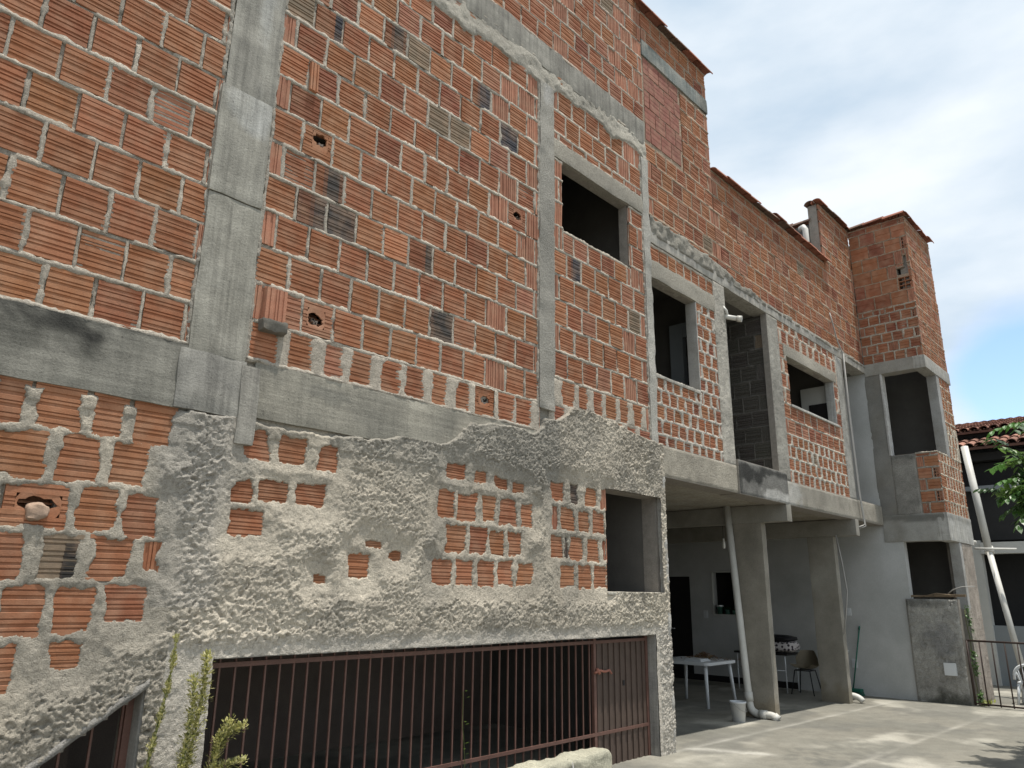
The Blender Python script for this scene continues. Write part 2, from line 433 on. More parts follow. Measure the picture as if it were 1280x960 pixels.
MORT = np.array((.43, .385, .32)); SMEAR = MORT; ROUGH = np.array((.48, .43, .35))
def mortar_H(seed, amp=.003, base=-.0135):
    return lambda x, z: base + amp * fbm(x * 16, z * 16, s=seed, o=3) + .001 * vnoise(x * 3, z * 3, s=seed + 9)
def mortar_C(seed, c=MORT):
    def f(x, z, h):
        w = fbm(x * 1.1, z * 1.1, s=seed + 3, o=4)[..., None]; q = fbm(x * 9, z * 9, s=seed + 4, o=2)[..., None]
        return np.clip(c * (1 + .3 * w + .16 * q), .02, .8)
    return f

def rough_h(x, z, seed=3):
    wx = x + .02 * vnoise(x * 16, z * 16, s=seed) + .008 * vnoise(x * 60, z * 60, s=seed + 12); wz = z + .02 * vnoise(x * 16, z * 16, s=seed + 1) + .008 * vnoise(x * 60, z * 60, s=seed + 13)
    a = fbm(wx * 18, wz * 22, s=seed + 2, o=3, g=.6)
    b = np.abs(fbm(wx * 46, wz * 54, s=seed + 5, o=2, g=.6))
    c = vnoise(wx * 78, wz * 86, s=seed + 8)
    pits = -.020 * sstep(.42, .8, vnoise(wx * 50, wz * 60, s=seed + 10))
    patch = .74 + .5 * fbm(x * 1.7, z * 2.3, s=seed + 14, o=3); patch = np.clip(patch, .25, 1.12)
    return .010 * fbm(x * 3.2, z * 3.2, s=seed + 7, o=2) + .008 + patch * (.011 * a - .016 * b + .006 + .0055 * c + .0045 * vnoise(x * 130, z * 130, s=seed + 9) + pits * .8 + .004)

BURNT = []   # (x, z, kind)
def strip(mb, fr, p, q, w, col, seed, vertical=False, step=.02, top=.003, mat=2):
    """one hand-pointed mortar joint with ragged edges; p,q = (u,z) ends"""
    L_ = math.hypot(q[0] - p[0], q[1] - p[1]); n = max(2, int(L_ / step)); t = np.linspace(0, 1, n + 1)
    U = p[0] + (q[0] - p[0]) * t; Z = p[1] + (q[1] - p[1]) * t
    a = U if not vertical else Z; b = Z if not vertical else U
    k = seed * 1.7
    wl = w * np.clip(1 + .5 * vnoise(a * 11 + k, b * 9, s=1) + .5 * vnoise(a * 41, b * 9 + k, s=2), .25, 2.2); wr = w * np.clip(1 + .5 * vnoise(a * 11, b * 9 + k, s=3) + .5 * vnoise(a * 43 + k, b * 9, s=4), .25, 2.2)
    sh = w * .35 * vnoise(a * 6 + k, b * 7, s=6)
    hgt = top + .0045 * vnoise(a * 21, b * 9 + k, s=5) + .0035 * vnoise(a * 60, b * 50, s=7) - .02 * sstep(.45, .75, vnoise(a * 8 + 3 * k, b * 7, s=9))
    rows = []
    for (o, h) in ((-wl, -.022), (-wl * .86, hgt * .3), (sh * .4, hgt + .001), (wr * .86, hgt * .3), (wr, -.022)):
        rows.append((o + (0 if h is not None else 0), np.broadcast_to(h, a.shape)))
    P = []
    for o, h in rows: P.append(fr.P(U + (o if vertical else 0), h, Z + (0 if vertical else o)))
    P = np.stack(P); m = len(rows); i = np.arange(m * (n + 1)).reshape(m, n + 1)
    f = np.stack([i[:-1, :-1], i[:-1, 1:], i[1:, 1:], i[1:, :-1]], -1).reshape(-1, 4)
    c = np.array(col) * (1 + .22 * fbm(a * 2 + k, b * 2, s=8, o=3))[:, None]
    mb.add(P.reshape(-1, 3), f, mat, np.tile(c, (m, 1)), True)

def panel(name, parent, fr, x0, x1, z0, z1, course=.287, w=.272, off=0, ph=0, excl=(), holes=(), joint=.026, kinds='oooorrrrlpd',
          res=.025, N=9, smear=(), d1=-.2, seed=0, vrows=(), skip=(), broken=(), mc=MORT, H=None, hol=(), label=None, hjoint=None, smj=.07, vbands=()):
    """brick wall part: core with the openings cut out, grooved blocks, mortar coat.
    smear: (x0,x1,z0,z1) areas where mortar was smeared over the upright joints"""
    mb = MB(); gaps = []
    ex = list(excl) + list(holes) + [q[:4] for q in skip]; hj = joint if hjoint is None else hjoint
    exposed = []
    rows_ = layout(x0, x1, z0, z1, course, w, ex, off, ph); sc = 0
    for ri, row in enumerate(rows_):
        mcol = np.clip(np.array(mc), 0, 1)
        for bi, (a, b, c, d) in enumerate(row):
            if any(s[0] < (a + b) / 2 < s[1] and s[2] < (c + d) / 2 < s[3] for s in skip): continue
            tone = random.uniform(.85, 1.12); sc += 1; st_ = .02 if res < .028 else .035
            nxt = row[bi + 1] if bi + 1 < len(row) else None
            if nxt and abs(nxt[0] - b) < 1e-6 and random.random() > .05: strip(mb, fr, (b + random.uniform(-.003, .003), c + .004), (b + random.uniform(-.003, .003), d - .004), joint * random.uniform(.34, .82), mcol * tone, sc, True, st_, random.uniform(-.003, .004))
        for (zz, pick) in ((2, 'b'), (3, 't')):
            if zz == 3 and ri < len(rows_) - 1 : pass
            segs = []
            for (a, b, c, d) in row:
                z = c if zz == 2 else d
                if segs and abs(segs[-1][1] - a) < 1e-6 and segs[-1][2] == z: segs[-1][1] = b
                else: segs.append([a, b, z])
            for (a, b, z) in segs:
                if zz == 3 and ri < len(rows_) - 1 and any(abs(r[2] - z) < 1e-6 and r[0] < b and r[1] > a for r in rows_[ri + 1]): continue
                sc += 1; strip(mb, fr, (a, z), (b, z), joint * random.uniform(.62, .85), mcol * random.uniform(.92, 1.1), sc, False, .02 if res < .028 else .035, .0025)
    for row in rows_:
        for (a, b, c, d) in row:
            mx, mz = (a + b) / 2, (c + d) / 2
            if any(s[0] < mx < s[1] and s[2] < mz < s[3] for s in skip): continue
            ja = joint * random.uniform(.6, 1.35) / 2; jb = joint * random.uniform(.6, 1.35) / 2; jc = hj * random.uniform(.7, 1.5) / 2; jd = hj * random.uniform(.7, 1.4) / 2
            kind = 'v' if (b - a) < .6 * w else 'h'
            if any(s[0] < mx < s[1] and s[2] < mz < s[3] for s in vbands) and random.random() < .55: kind = 'v'
            elif random.random() < .012: kind = 'v'
            col = brick_col(kinds)
            if kind == 'v' and kinds != 'm': col = np.array(BASE['p']) * random.uniform(.8, 1.1)
            for (bx, bz, bk) in BURNT:
                if fr is F0 and abs(bx - mx) < (b - a) / 2 and abs(bz - mz) < (d - c) / 2: col = np.array(BASE[bk]) * random.uniform(.9, 1.3); kind = 'h'
            if random.random() < .006: col = np.array(BASE['g'])
            nn = N if (d - c) > .8 * course else max(3, int(N * (d - c) / course))
            sm = any(s[0] < mx < s[1] and s[2] < mz < s[3] for s in smear)
            if any(a < q[0] < b and c < q[1] < d for q in broken):
                broken_block(mb, fr, a + ja, b - jb, c + jc, d - jd, col); gaps.append((a + .012, b - .012, c + .012, d - .012)); continue
            if col.max() < .08 and kind == 'h' and fr is F0:
                # scorched block: soot fades unevenly across its face
                ns = 7; clay = brick_col('or'); e_ = np.linspace(a + ja, b - jb, ns + 1); s0 = random.uniform(0, 9)
                for q_ in range(ns):
                    k_ = sstep(-.35, .05, vnoise(np.array([q_ * .33 + s0]), np.array([s0]))[0] + .12)
                    k_ = min(1, k_); brick(mb, fr, e_[q_], e_[q_ + 1], c + jc, d - jd, clay * (1 - k_) * .75 + col * k_, 'h', N=nn, d=0, tilt=0, flat=True)
                continue
            if any(h[0] < mx < h[1] and h[2] < mz < h[3] for h in hol):
                hollow(mb, fr, a + ja, b - jb, c + jc, d - jd, col * .9); gaps.append((a + .02, b - .02, c + .02, d - .02)); continue
            if kind == 'v' and (b - a) > .2:
                m_ = (a + b) / 2; 
                brick(mb, fr, a + ja, m_ - .004, c + jc, d - jd, col, 'v'); brick(mb, fr, m_ + .004, b - jb, c + jc, d - jd, col * random.uniform(.85, 1.1), 'v')
            else: brick(mb, fr, a + ja, b - jb, c + jc, d - jd, col, kind, N=nn)
            if sm:
                q = smj; 
                exposed.append((a + random.uniform(.5, 1.3) * q, b - random.uniform(.4, 1.2) * q, c + random.uniform(.012, .03), d - random.uniform(.008, .022)))
    Hm = H or mortar_H(seed)
    def HH(x, z):
        h = Hm(x, z)
        if smear:
            m = np.zeros(x.shape)
            for s in smear: m = np.maximum(m, ((x > s[0]) & (x < s[1]) & (z > s[2]) & (z < s[3])).astype(float))
            E = sdf_rects(x, z, exposed) + .03 * fbm(x * 15, z * 10, s=seed + 20, o=3, g=.6)
            up = .002 + .005 * fbm(x * 25, z * 25, s=seed + 21, o=3) + .007 * np.clip(E / .05, 0, 1)
            hs = -.014 + (up + .014) * sstep(-.002, .01, E)
            h = np.where(m > 0, hs, h)
        return h
    Cm = mortar_C(seed, mc)
    gaps += [s[:4] for s in skip]
    core(mb, fr, x0 + (.06 if fr is FF and x0 < 15.4 else 0), x1 - (.04 if fr is FL else 0), z0, z1, list(holes) + gaps, d1=d1)
    coat(mb, fr, x0, x1, z0, z1, res, HH, Cm, list(holes) + gaps, seed=seed)
    o = mb.build(name, [M['brick'], M['core'], M['coat']], parent)
    if label: o['label'] = label
    return o
# ------------------------------------------------------------------ ground, sky
def gz(x): return -.017 * (min(max(x, 7.5), 19) - 7.5)
def gzv(x): return -.017 * (np.clip(x, 7.5, 19) - 7.5)

def make_ground():
    mb = MB()
    def gl(lo, hi, a, b, s):
        g = list(np.arange(a, b + 1e-6, s)); d = s; x = a
        while x > lo: d *= 1.35; x -= d; g.append(max(x, lo))
        d = s; x = b
        while x < hi: d *= 1.35; x += d; g.append(min(x, hi))
        return np.array(sorted(set(np.round(g, 4))))
    X = gl(-150, 250, 5.5, 20, .06); Y = gl(-200, 200, -4.2, 5, .06)
    XX, YY = np.meshgrid(X, Y, indexing='ij')
    Z = gzv(XX) + .004 * fbm(XX * 2.5, YY * 2.5, s=4)
    c = np.array((.195, .185, .155)) * (1 + .35 * fbm(XX * .8, YY * .8, s=11, o=5))[..., None]
    def mixc(m, col):
        nonlocal c
        c = c * (1 - m[..., None]) + np.array(col) * m[..., None]
    n = fbm(XX * 3, YY * 3, s=21, o=4)
    # pale screed patches, damp dark stains, exposed aggregate, day joints
    mixc(.6 * sstep(.02, .3, fbm(XX * .9 + 3, YY * 1.6, s=15, o=4)), (.44, .42, .36))
    mixc(.75 * sstep(.0, .22, fbm(XX * 1.1 + 8, YY * 1.9, s=16, o=4)), (.13, .127, .112))
    damp = sstep(.5, -.3, np.hypot((XX - 8.6) / 1.4, (YY - .55) / .5) - .6 + .5 * n); mixc(.65 * damp, (.1, .1, .09))
    ag = sstep(.2, -.2, np.hypot((XX - 9.1) / 1.2, (YY + 1.3) / .55) - .8 + .6 * n); mixc(.5 * ag * (vnoise(XX * 14, YY * 14, s=3) > .0), (.1, .1, .09))
    jl = np.exp(-((YY + 1.55 - .04 * n) / .035) ** 2); mixc(.45 * jl, (.42, .4, .35))
    jl = np.exp(-((XX - 8.05 - .15 * n + .5 * (YY + .4)) / .09) ** 2) * sstep(-.9, -.6, YY) * sstep(.05, -.05, YY); mixc(.75 * jl, (.5, .48, .43))
    el = np.exp(-((YY - .02) / .03) ** 2) * (XX > 7.5); mixc(.55 * el, (.5, .48, .43))
    i = np.arange(XX.size).reshape(XX.shape); f = np.stack([i[:-1, :-1], i[1:, :-1], i[1:, 1:], i[:-1, 1:]], -1).reshape(-1, 4)
    mb.add(np.stack([XX, YY, Z], -1).reshape(-1, 3), f, 0, c.reshape(-1, 3), True)
    mb.build('ground', M['ground'], kind='structure')
make_ground()

BURNT += [(2.679, 6.21, 'b'), (4.485, 6.42, 'b'), (4.966, 6.122, 'b'), (2.84, 4.72, 'k'), (2.70, 4.425, 'k'), (2.978, 4.413, 'k'), (3.378, 6.457, 'k'), (3.746, 4.394, 'k'),
          (4.025, 3.823, 'k'), (5.925, 5.015, 'b'), (4.262, 5.863, 'g'), (4.56, 5.83, 'l'), (7.015, 4.695, 'g'), (3.743, 6.42, 'g'), (3.07, 6.45, 'l'), (3.5, 4.4, 'l'), (1.5, 6.2, 'g')]

B = empty('brick_building', (7.5, 0, 0), 'long unfinished two storey red hollow brick building with concrete frame and rough plaster base', 'building')

def stain_and_tone(col, lst):
    def f(P):
        w = fbm(P[:, 0] * 1.3, P[:, 1] * 1.3, P[:, 2] * 1.3, s=5, o=4)[:, None]
        c = np.array(col) * (1 + .32 * w)
        for (x, z, rx, rz, sc, k) in lst:
            n = fbm(P[:, 0] * 6, P[:, 2] * 6, P[:, 1] * 6, s=8, o=4)
            d = np.hypot((P[:, 0] - x) / rx, (P[:, 2] - z) / rz) + .9 * n
            m = (k * sstep(1.15, .45, d))[:, None]; c = c * (1 - m) + np.array(sc) * m
        return c
    return f
CC = (.27, .255, .22)
def conc(name, x0, x1, y0, y1, z0, z1, col=CC, st=(), mat='concrete', res=.045, amp=.007, seed=0, parent=B, rnd=.012, label=None):
    mb = MB(); lumpy(mb, x0, x1, y0, y1, z0, z1, res, amp, colf=stain_and_tone(col, st), seed=seed, rnd=rnd)
    o = mb.build(name, M[mat], parent)
    if label: o['label'] = label
    return o

# ---- left bays
panel('brick_wall', B, F0, -1.6, 1.95, 3.12, 7.4, .287, .272, .627, 1, seed=1, kinds='ooorrrlo', N=8, excl=[(1.9, 1.95, 3, 8)])
panel('brick_wall', B, F0, 2.25, 5.36, 3.125, 7.4, .287, .272, 2.547, 0, seed=2, N=8, smear=[(2.25, 5.36, 3.1, 3.412)], excl=[(2.25, 2.28, 3, 8)],
      broken=[(2.66, 5.03), (2.70, 3.52), (4.49, 3.30), (5.05, 5.22)], vbands=[(4.60, 4.86, 3.4, 6.9), (5.12, 5.35, 3.4, 7)])
panel('brick_wall', B, F0, 5.5, 7.34, 3.153, 7.4, .287, .256, 5.79, 0, seed=3, d1=-.15, holes=[(5.73, 7.02, 5.41, 6.27)], excl=[(5.5, 7.35, 6.25, 6.5), (5.5, 5.56, 3, 8)],
      smear=[(5.5, 7.34, 3.1, 3.72)], vbands=[(5.5, 5.77, 5.4, 6.4), (6.89, 7.34, 4, 8)])
# loose vertical block pushed out of the wall by the first pillar, and thin tile slip
mb = MB(); brick(mb, F0, 2.37, 2.53, 3.42, 3.67, np.array(BASE['p']) * 1.1, 'v', d=.05, depth=.12, tilt=.01); lb = mb; mb = MB(); brick(mb, F0, 2.55, 2.62, 5.42, 5.67, np.array(BASE['l']), 'v', d=.03, depth=.08, tilt=.03)
mb.build('clay_slip', M['brick'], B); mb = lb
lumpy(mb, 2.35, 2.55, -.07, .05, 3.35, 3.43, .02, .02, fr=14, col=(.15, .14, .12))
mb.build('loose_block', [M['brick'], M['core'], M['coat']], B, label='pinkish block jutting out beside the thick pillar')

# ---- concrete frame left
conc('concrete_beam', -1.6, 1.9, -.015, .3, 2.7, 3.125, (.24, .23, .198), [(1.1, 3.04, .36, .15, (.02, .02, .018), .97), (.2, 3.12, 1.3, .07, (.03, .03, .026), .9), (1.5, 3.14, .5, .05, (.04, .04, .035), .8)], 'board_concrete', seed=3, amp=.01, label='left beam with black mould along its top')
conc('concrete_beam', 2.36, 5.5, -.012, .3, 2.73, 3.12, (.275, .258, .215), [(4.7, 2.95, .7, .2, (.36, .33, .27), .6), (3, 3.0, .3, .05, (.1, .1, .09), .5)], 'board_concrete', seed=4, amp=.009)
conc('concrete_column', 1.885, 2.285, -.02, .3, 3.09, 4.24, (.285, .272, .232), [], seed=5, amp=.010)
conc('concrete_column', 1.875, 2.275, -.028, .3, 4.24, 5.1, (.30, .287, .247), [(2.1, 5.0, .2, .2, (.45, .45, .43), .7)], seed=6, amp=.009)
conc('concrete_column', 1.90, 2.29, -.012, .3, 5.1, 7.4, (.285, .273, .238), [(2.15, 5.8, .06, .5, (.4, .4, .38), .6)], seed=7, amp=.010)
conc('column_node', 1.84, 2.30, -.026, .3, 2.70, 3.10, (.26, .25, .225), [(2, 2.75, .3, .1, (.12, .12, .11), .5)], seed=8, amp=.012)
conc('column_node', 2.26, 2.40, -.034, .3, 2.53, 3.07, (.27, .255, .225), [], seed=9, amp=.012)
conc('concrete_column', 5.325, 5.57, -.022, .3, 3.35, 7.12, (.31, .295, .26), [(5.45, 7.0, .1, .2, (.45, .44, .42), .6)], seed=10, amp=.017, res=.035, mat='coat')
conc('concrete_column', 7.32, 7.47, -.024, .3, 3.2, 7.1, (.4, .385, .345), [], seed=11, amp=.016, res=.035, mat='coat')
conc('concrete_beam', -1.6, 7.47, -.008, .3, 7.32, 7.68, (.2, .19, .165), [], seed=12, amp=.014)
def ragged(x, z):
    lo = 7.11 + .15 * fbm(x * 2.4, x * 0, s=41, o=5, g=.65) ; hi = 7.40 + .02 * fbm(x * 4, x * 0, s=42)
    e = np.minimum(z - lo, hi - z) + .012 * fbm(x * 20, z * 20, s=43)
    return -.02 + (.022 + .010 * sstep(7.38, 7.2, z) + .012 * fbm(x * 18, z * 18, s=44, o=4) + .012 * fbm(x * 4, z * 9, s=45, o=3)) * sstep(-.006, .012, e)
mb = MB(); coat(mb, F0, -1.6, 7.47, 6.96, 7.5, .02, ragged, mortar_C(44, np.array((.39, .365, .31))), mat=0); mb.build('ragged_mortar', M['coat'], B)
conc('lintel', 5.56, 7.33, -.014, .15, 6.27, 6.5, (.34, .315, .265), [], seed=13, amp=.014, mat='coat')
panel('brick_wall', B, F0, -1.6, 7.46, 7.66, 10.8, .256, .275, 5.988, 1, seed=5, kinds='rrrdppoor', mc=np.array((.38,.32,.26)), N=7, vbands=[(5.6, 5.9, 7, 11), (6.7, 7.46, 7.6, 9.5)], res=.04)

# mortar squeezed out along the pillars
mb = MB()
for k, (x, a, b) in enumerate([(1.885, 3.13, 7.4), (2.29, 3.13, 7.4), (5.325, 3.2, 7.15), (5.572, 3.4, 7.15), (7.32, 3.3, 7.1)]):
    strip(mb, F0, (x, a), (x, b), .017, (.37, .34, .29), 200 + k, True, .015, .012, 0)
for k, (z, a, b) in enumerate([(3.128, -1.6, 1.9), (3.128, 2.3, 5.3)]): strip(mb, F0, (a, z), (b, z), .02, (.42, .38, .32), 210 + k, False, .015, .012, 0)
mb.build('mortar_seams', M['coat'], B)
# ---- tower and parapet to the right of the third pillar
panel('brick_wall', B, F0, 7.46, 9.28, 6.08, 9.5, .262, .262, 7.46, 0, seed=6, mc=np.array((.345, .265, .195)), kinds='ororrrpdl', N=7, res=.035, excl=[(7.46, 9.28, 8.76, 9.02), (7.5, 8.46, 7.45, 8.76)], )
mb = MB()
for row in layout(7.5, 8.46, 7.45, 8.76, .262, .262, (), 7.5, 1):
    for a, b, c, d in row: brick(mb, F0, a + .008, b - .008, c + .008, d - .008, np.array((.245, .1, .075)) * random.uniform(.85, 1.1), 'h', N=3, gd=.002, d=-.006)
mb.build('infill_blocks', M['brick'], B, label='darker red infilled window opening')
conc('concrete_beam', 7.46, 9.28, -.015, .2, 8.765, 9.015, (.15, .165, .155), [(9.2, 8.9, .2, .2, (.05, .055, .05), .7)], seed=15)
panel('brick_wall', B, F0, 9.28, 13.68, 6.08, 7.8, .262, .275, 9.3, 0, seed=7, mc=np.array((.345, .265, .195)), kinds='orolrrpdo', N=7, res=.04)
panel('brick_wall', B, F0, 13.68, 15.3, 6.08, 9.08, .262, .275, 13.7, 0, seed=8, mc=np.array((.345, .265, .195)), kinds='ollrorpdo', N=6, res=.04)
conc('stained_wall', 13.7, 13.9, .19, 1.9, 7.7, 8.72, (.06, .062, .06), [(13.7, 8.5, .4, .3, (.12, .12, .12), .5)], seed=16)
conc('concrete_beam', 7.46, 15.3, -.016, .25, 5.94, 6.12, (.34, .32, .285), [], seed=17, amp=.012)
def ragged2(x, z):
    hi = 6.12 + .22 * sstep(11.5, 7.6, x) + .06 * fbm(x * 3, x * 0, s=51, o=4); lo = 6.03 + .02 * fbm(x * 4, x * 0, s=52)
    e = np.minimum(z - lo, hi - z) + .015 * fbm(x * 18, z * 18, s=53)
    return -.02 + (.045 + .035 * fbm(x * 12, z * 12, s=54, o=4)) * sstep(-.006, .02, e)
mb = MB(); coat(mb, F0, 7.47, 15.28, 5.98, 6.55, .025, ragged2, mortar_C(54, np.array((.25, .235, .2))), mat=0); mb.build('ragged_mortar', M['coat'], B)

# ---- bay with second window
panel('brick_wall', B, F0, 7.46, 9.1, 3.26, 5.46, .187, .19, 7.5, 0, seed=9, d1=-.15, holes=[(7.48, 8.57, 4.18, 5.45)], N=6, kinds='rrrdoo',
      smear=[(7.46, 9.1, 3.2, 4.18), (8.6, 9.1, 4.1, 5.46)], smj=.034, res=.014, mc=np.array((.43, .40, .35)))
panel('brick_wall', B, F0, 7.46, 9.1, 5.66, 5.96, .25, .2, 7.5, 0, seed=10, N=7, kinds='rroo')
conc('lintel', 7.47, 9.12, -.018, .15, 5.45, 5.70, (.34, .315, .265), seed=18, amp=.016, mat='coat')
conc('window_jamb', 8.555, 8.585, -.006, .155, 4.18, 5.45, (.34, .33, .31), seed=19, amp=.003, mat='plain_concrete')
def rough_box(name, x0, x1, z0, z1, amp, col, seed, d0=0, d1=-.25, fr=F0, res=.016, holes=(), st=()):
    mb = MB(); core(mb, fr, x0, x1, z0, z1, holes, d0=d0 - .005, d1=d1, col=tuple(np.array(col) * .9))
    def H(x, z):
        e = np.minimum(np.minimum(x - x0, x1 - x), np.minimum(z - z0, z1 - z))
        return d0 - .01 + (.012 + amp * rough_h(x, z, seed)) * sstep(-.001, .025, e)
    cf = stain_and_tone(col, st)
    def C(x, z, h):
        P = np.stack([x.ravel(), x.ravel() * 0, z.ravel()], 1); c = cf(P).reshape(x.shape + (3,))
        return c * (1 + .25 * fbm(x * 9, z * 9, s=seed, o=2)[..., None])
    coat(mb, fr, x0, x1, z0, z1, res, H, C, holes, mat=2, seed=seed)
    return mb.build(name, [M['brick'], M['core'], M['coat']], B)
rough_box('concrete_column', 9.08, 9.42, 3.3, 5.94, .5, (.40, .375, .325), 21, d0=.01)
rough_box('edge_beam', 7.47, 9.42, 2.94, 3.32, .2, (.34, .31, .255), 22, d0=.02)
rough_box('balcony_sill', 9.40, 10.98, 2.93, 3.40, .2, (.19, .185, .17), 23, d0=.05,
          st=[(9.7, 3.25, .7, .16, (.03, .03, .028), .95), (10.4, 3.33, .7, .08, (.04, .04, .037), .9), (10.5, 3.0, .55, .12, (.48, .47, .44), .9), (9.42, 3.1, .1, .3, (.06, .06, .055), .8)])
rough_box('concrete_column', 10.80, 11.2, 3.3, 5.94, .45, (.30, .285, .25), 24, d0=.012, d1=-.09)
rough_box('edge_beam', 10.98, 15.3, 2.93, 3.30, .2, (.35, .325, .275), 25, d0=.018, res=.025, st=[(11.2, 3.1, .3, .2, (.5, .49, .46), .7)])
panel('brick_wall', B, F0, 11.18, 13.7, 3.28, 4.06, .2, .215, 11.3, 0, seed=11, N=5, kinds='rroo', smear=[(11.1, 13.8, 3.2, 4.06)], smj=.045, res=.02, mc=np.array((.45, .42, .36)))
panel('brick_wall', B, F0, 11.18, 13.7, 4.06, 5.96, .25, .27, 11.3, 0, seed=12, N=5, kinds='rpdr', d1=-.14, holes=[(11.5, 13.46, 4.56, 5.38)], excl=[(11.4, 13.5, 5.35, 5.56)],
      smear=[(11.1, 11.45, 4.56, 5.96), (13.44, 13.8, 4.06, 5.96), (11.2, 13.7, 5.56, 5.96)], smj=.05, res=.025)
conc('lintel', 11.35, 13.6, -.016, .14, 5.38, 5.58, (.34, .315, .265), seed=26, mat='coat')
conc('window_sill', 11.46, 13.5, -.03, .14, 4.53, 4.575, (.42, .41, .38), seed=27, amp=.003)
conc('window_jamb', 13.445, 13.475, -.004, .145, 4.575, 5.38, (.36, .36, .35), seed=28, amp=.002)
conc('window_sill', 7.47, 8.55, -.02, .2, 4.145, 4.19, (.36, .34, .3), seed=29, amp=.008)
rough_box('concrete_column', 13.68, 14.02, 3.28, 5.94, .25, (.34, .33, .30), 30, d0=.012, res=.025)

FI = Frame((10.83, 0, 0), (0, 1, 0), (-1, 0, 0))
# ---- interiors that show through the openings
def room_wall(name, x0, x1, y0, y1, z0, z1, mat='interior', holes=None, label=None):
    mb = MB(); box(mb, x0, x1, y0, y1, z0, z1); o = mb.build(name, M[mat], B)
    if label: o['label'] = label
    return o
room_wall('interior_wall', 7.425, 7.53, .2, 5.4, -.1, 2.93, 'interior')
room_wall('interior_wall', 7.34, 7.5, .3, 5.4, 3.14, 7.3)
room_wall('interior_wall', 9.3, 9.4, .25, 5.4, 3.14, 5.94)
room_wall('partition', 9.10, 9.2, .53, .74, 3.14, 5.42, 'nbwall'); room_wall('partition', 9.10, 9.2, .16, .40, 3.14, 5.42, 'nbwall'); room_wall('partition', 9.11, 9.19, .395, .535, 5.2, 5.42, 'nbwall')
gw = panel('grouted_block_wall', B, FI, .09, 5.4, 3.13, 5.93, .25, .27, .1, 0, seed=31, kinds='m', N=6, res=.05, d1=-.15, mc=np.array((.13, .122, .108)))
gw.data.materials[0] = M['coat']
room_wall('partition', 13.6, 13.7, .145, .66, 3.14, 5.37, 'nbwhite'); room_wall('inner_window_dark', 13.585, 13.61, .19, .52, 4.2, 5.04, 'dark_wood')  # near-black panel paints the unlit depth of the inner window opening
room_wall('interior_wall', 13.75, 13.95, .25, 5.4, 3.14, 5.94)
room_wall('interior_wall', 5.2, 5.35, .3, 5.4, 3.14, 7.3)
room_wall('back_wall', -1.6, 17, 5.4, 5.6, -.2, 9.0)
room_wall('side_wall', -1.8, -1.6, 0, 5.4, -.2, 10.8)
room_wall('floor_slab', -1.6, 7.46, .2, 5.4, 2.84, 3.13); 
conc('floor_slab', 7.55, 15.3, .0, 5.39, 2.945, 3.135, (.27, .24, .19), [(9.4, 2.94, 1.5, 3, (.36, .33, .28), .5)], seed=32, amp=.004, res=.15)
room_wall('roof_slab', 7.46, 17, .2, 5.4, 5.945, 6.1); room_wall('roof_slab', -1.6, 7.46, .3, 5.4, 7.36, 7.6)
room_wall('roof_slab', -1.6, 9.28, .2, 5.4, 9.2, 9.35); room_wall('roof_slab', 9.28, 15.3, .2, 5.4, 7.3, 7.42); room_wall('side_wall', 9.1, 9.28, .2, 5.4, 7.4, 9.48)

# ---- porch: cross beams, columns, back wall facing the street end
for k, (x, zt, zb, s) in enumerate([(10.85, 2.94, 2.675, 33), (13.68, 2.935, 2.645, 34)]):
    conc('cross_beam', x, x + .17, -.05, 5.38, zb, zt, (.25, .235, .2), [(x, 2.8, .3, .3, (.3, .29, .26), .4)], mat='plain_concrete', seed=s, amp=.003)
conc('porch_column', 10.86, 11.01, .37, .83, gz(10.9) - .05, 2.68, (.27, .25, .21), [(10.86, .0, .4, .35, (.2, .16, .1), .6), (11.0, 1.5, .03, 3, (.4, .38, .34), .2)], mat='plain_concrete', seed=35, amp=.004)  # brown patch at the foot; thin pale strip paints the lit edge into the colour
conc('porch_column', 13.7, 13.86, .37, .84, gz(13.7) - .05, 2.65, (.25, .235, .2), [(13.7, -.1, .4, .35, (.17, .14, .09), .6), (13.7, 1.9, .3, .3, (.33, .32, .28), .4)], mat='plain_concrete', seed=36, amp=.004)
FR = Frame((XB, 0, 0), (0, 1, 0), (-1, 0, 0))
mb = MB(); core(mb, FR, -.32, 5.4, -.4, 2.94, [(3.1, 3.64, 1.2, 2.14), (4.2, 4.8, -.4, 2.02)], d0=0, d1=-.18, mat=0)
w = mb.build('rendered_wall', M['blue_render'], B, label='smooth grey rendered wall at the end of the porch')
mb = MB(); core(mb, FR, 0, 5.4, 3.14, 5.94, [(.78, 1.2, 4.5, 5.4)], d0=0, d1=-.16, mat=0); mb.build('rendered_wall', M['blue_render'], B, label='smooth grey rendered wall upstairs')
mb = MB(); box(mb, XB + .05, XB + .09, 4.2, 4.8, gz(XB) - .1, 2.02); d = mb.build('door', M['dark_wood'], B)
mb = MB(); tube(mb, [(XB + .03, 4.72, .9), (XB - .01, 4.72, .9), (XB - .01, 4.62, .9)], .01); mb.build('handle', M['plastic_white'], d)
mb = MB()
for z in (1.2, 2.1): box(mb, XB - .01, XB + .03, 3.07, 3.67, z, z + .035)
for y in (3.07, 3.635): box(mb, XB - .012, XB + .032, y, y + .035, 1.2, 2.135)
mb.build('window_frame', M['nbwhite'], B)
mb = MB(); box(mb, XB - .012, XB - .002, 1.9, 5.38, gz(XB) - .05, gz(XB) + .12, col=(1, 1, 1)); mb.build('skirting', M['dark_wood'], B)
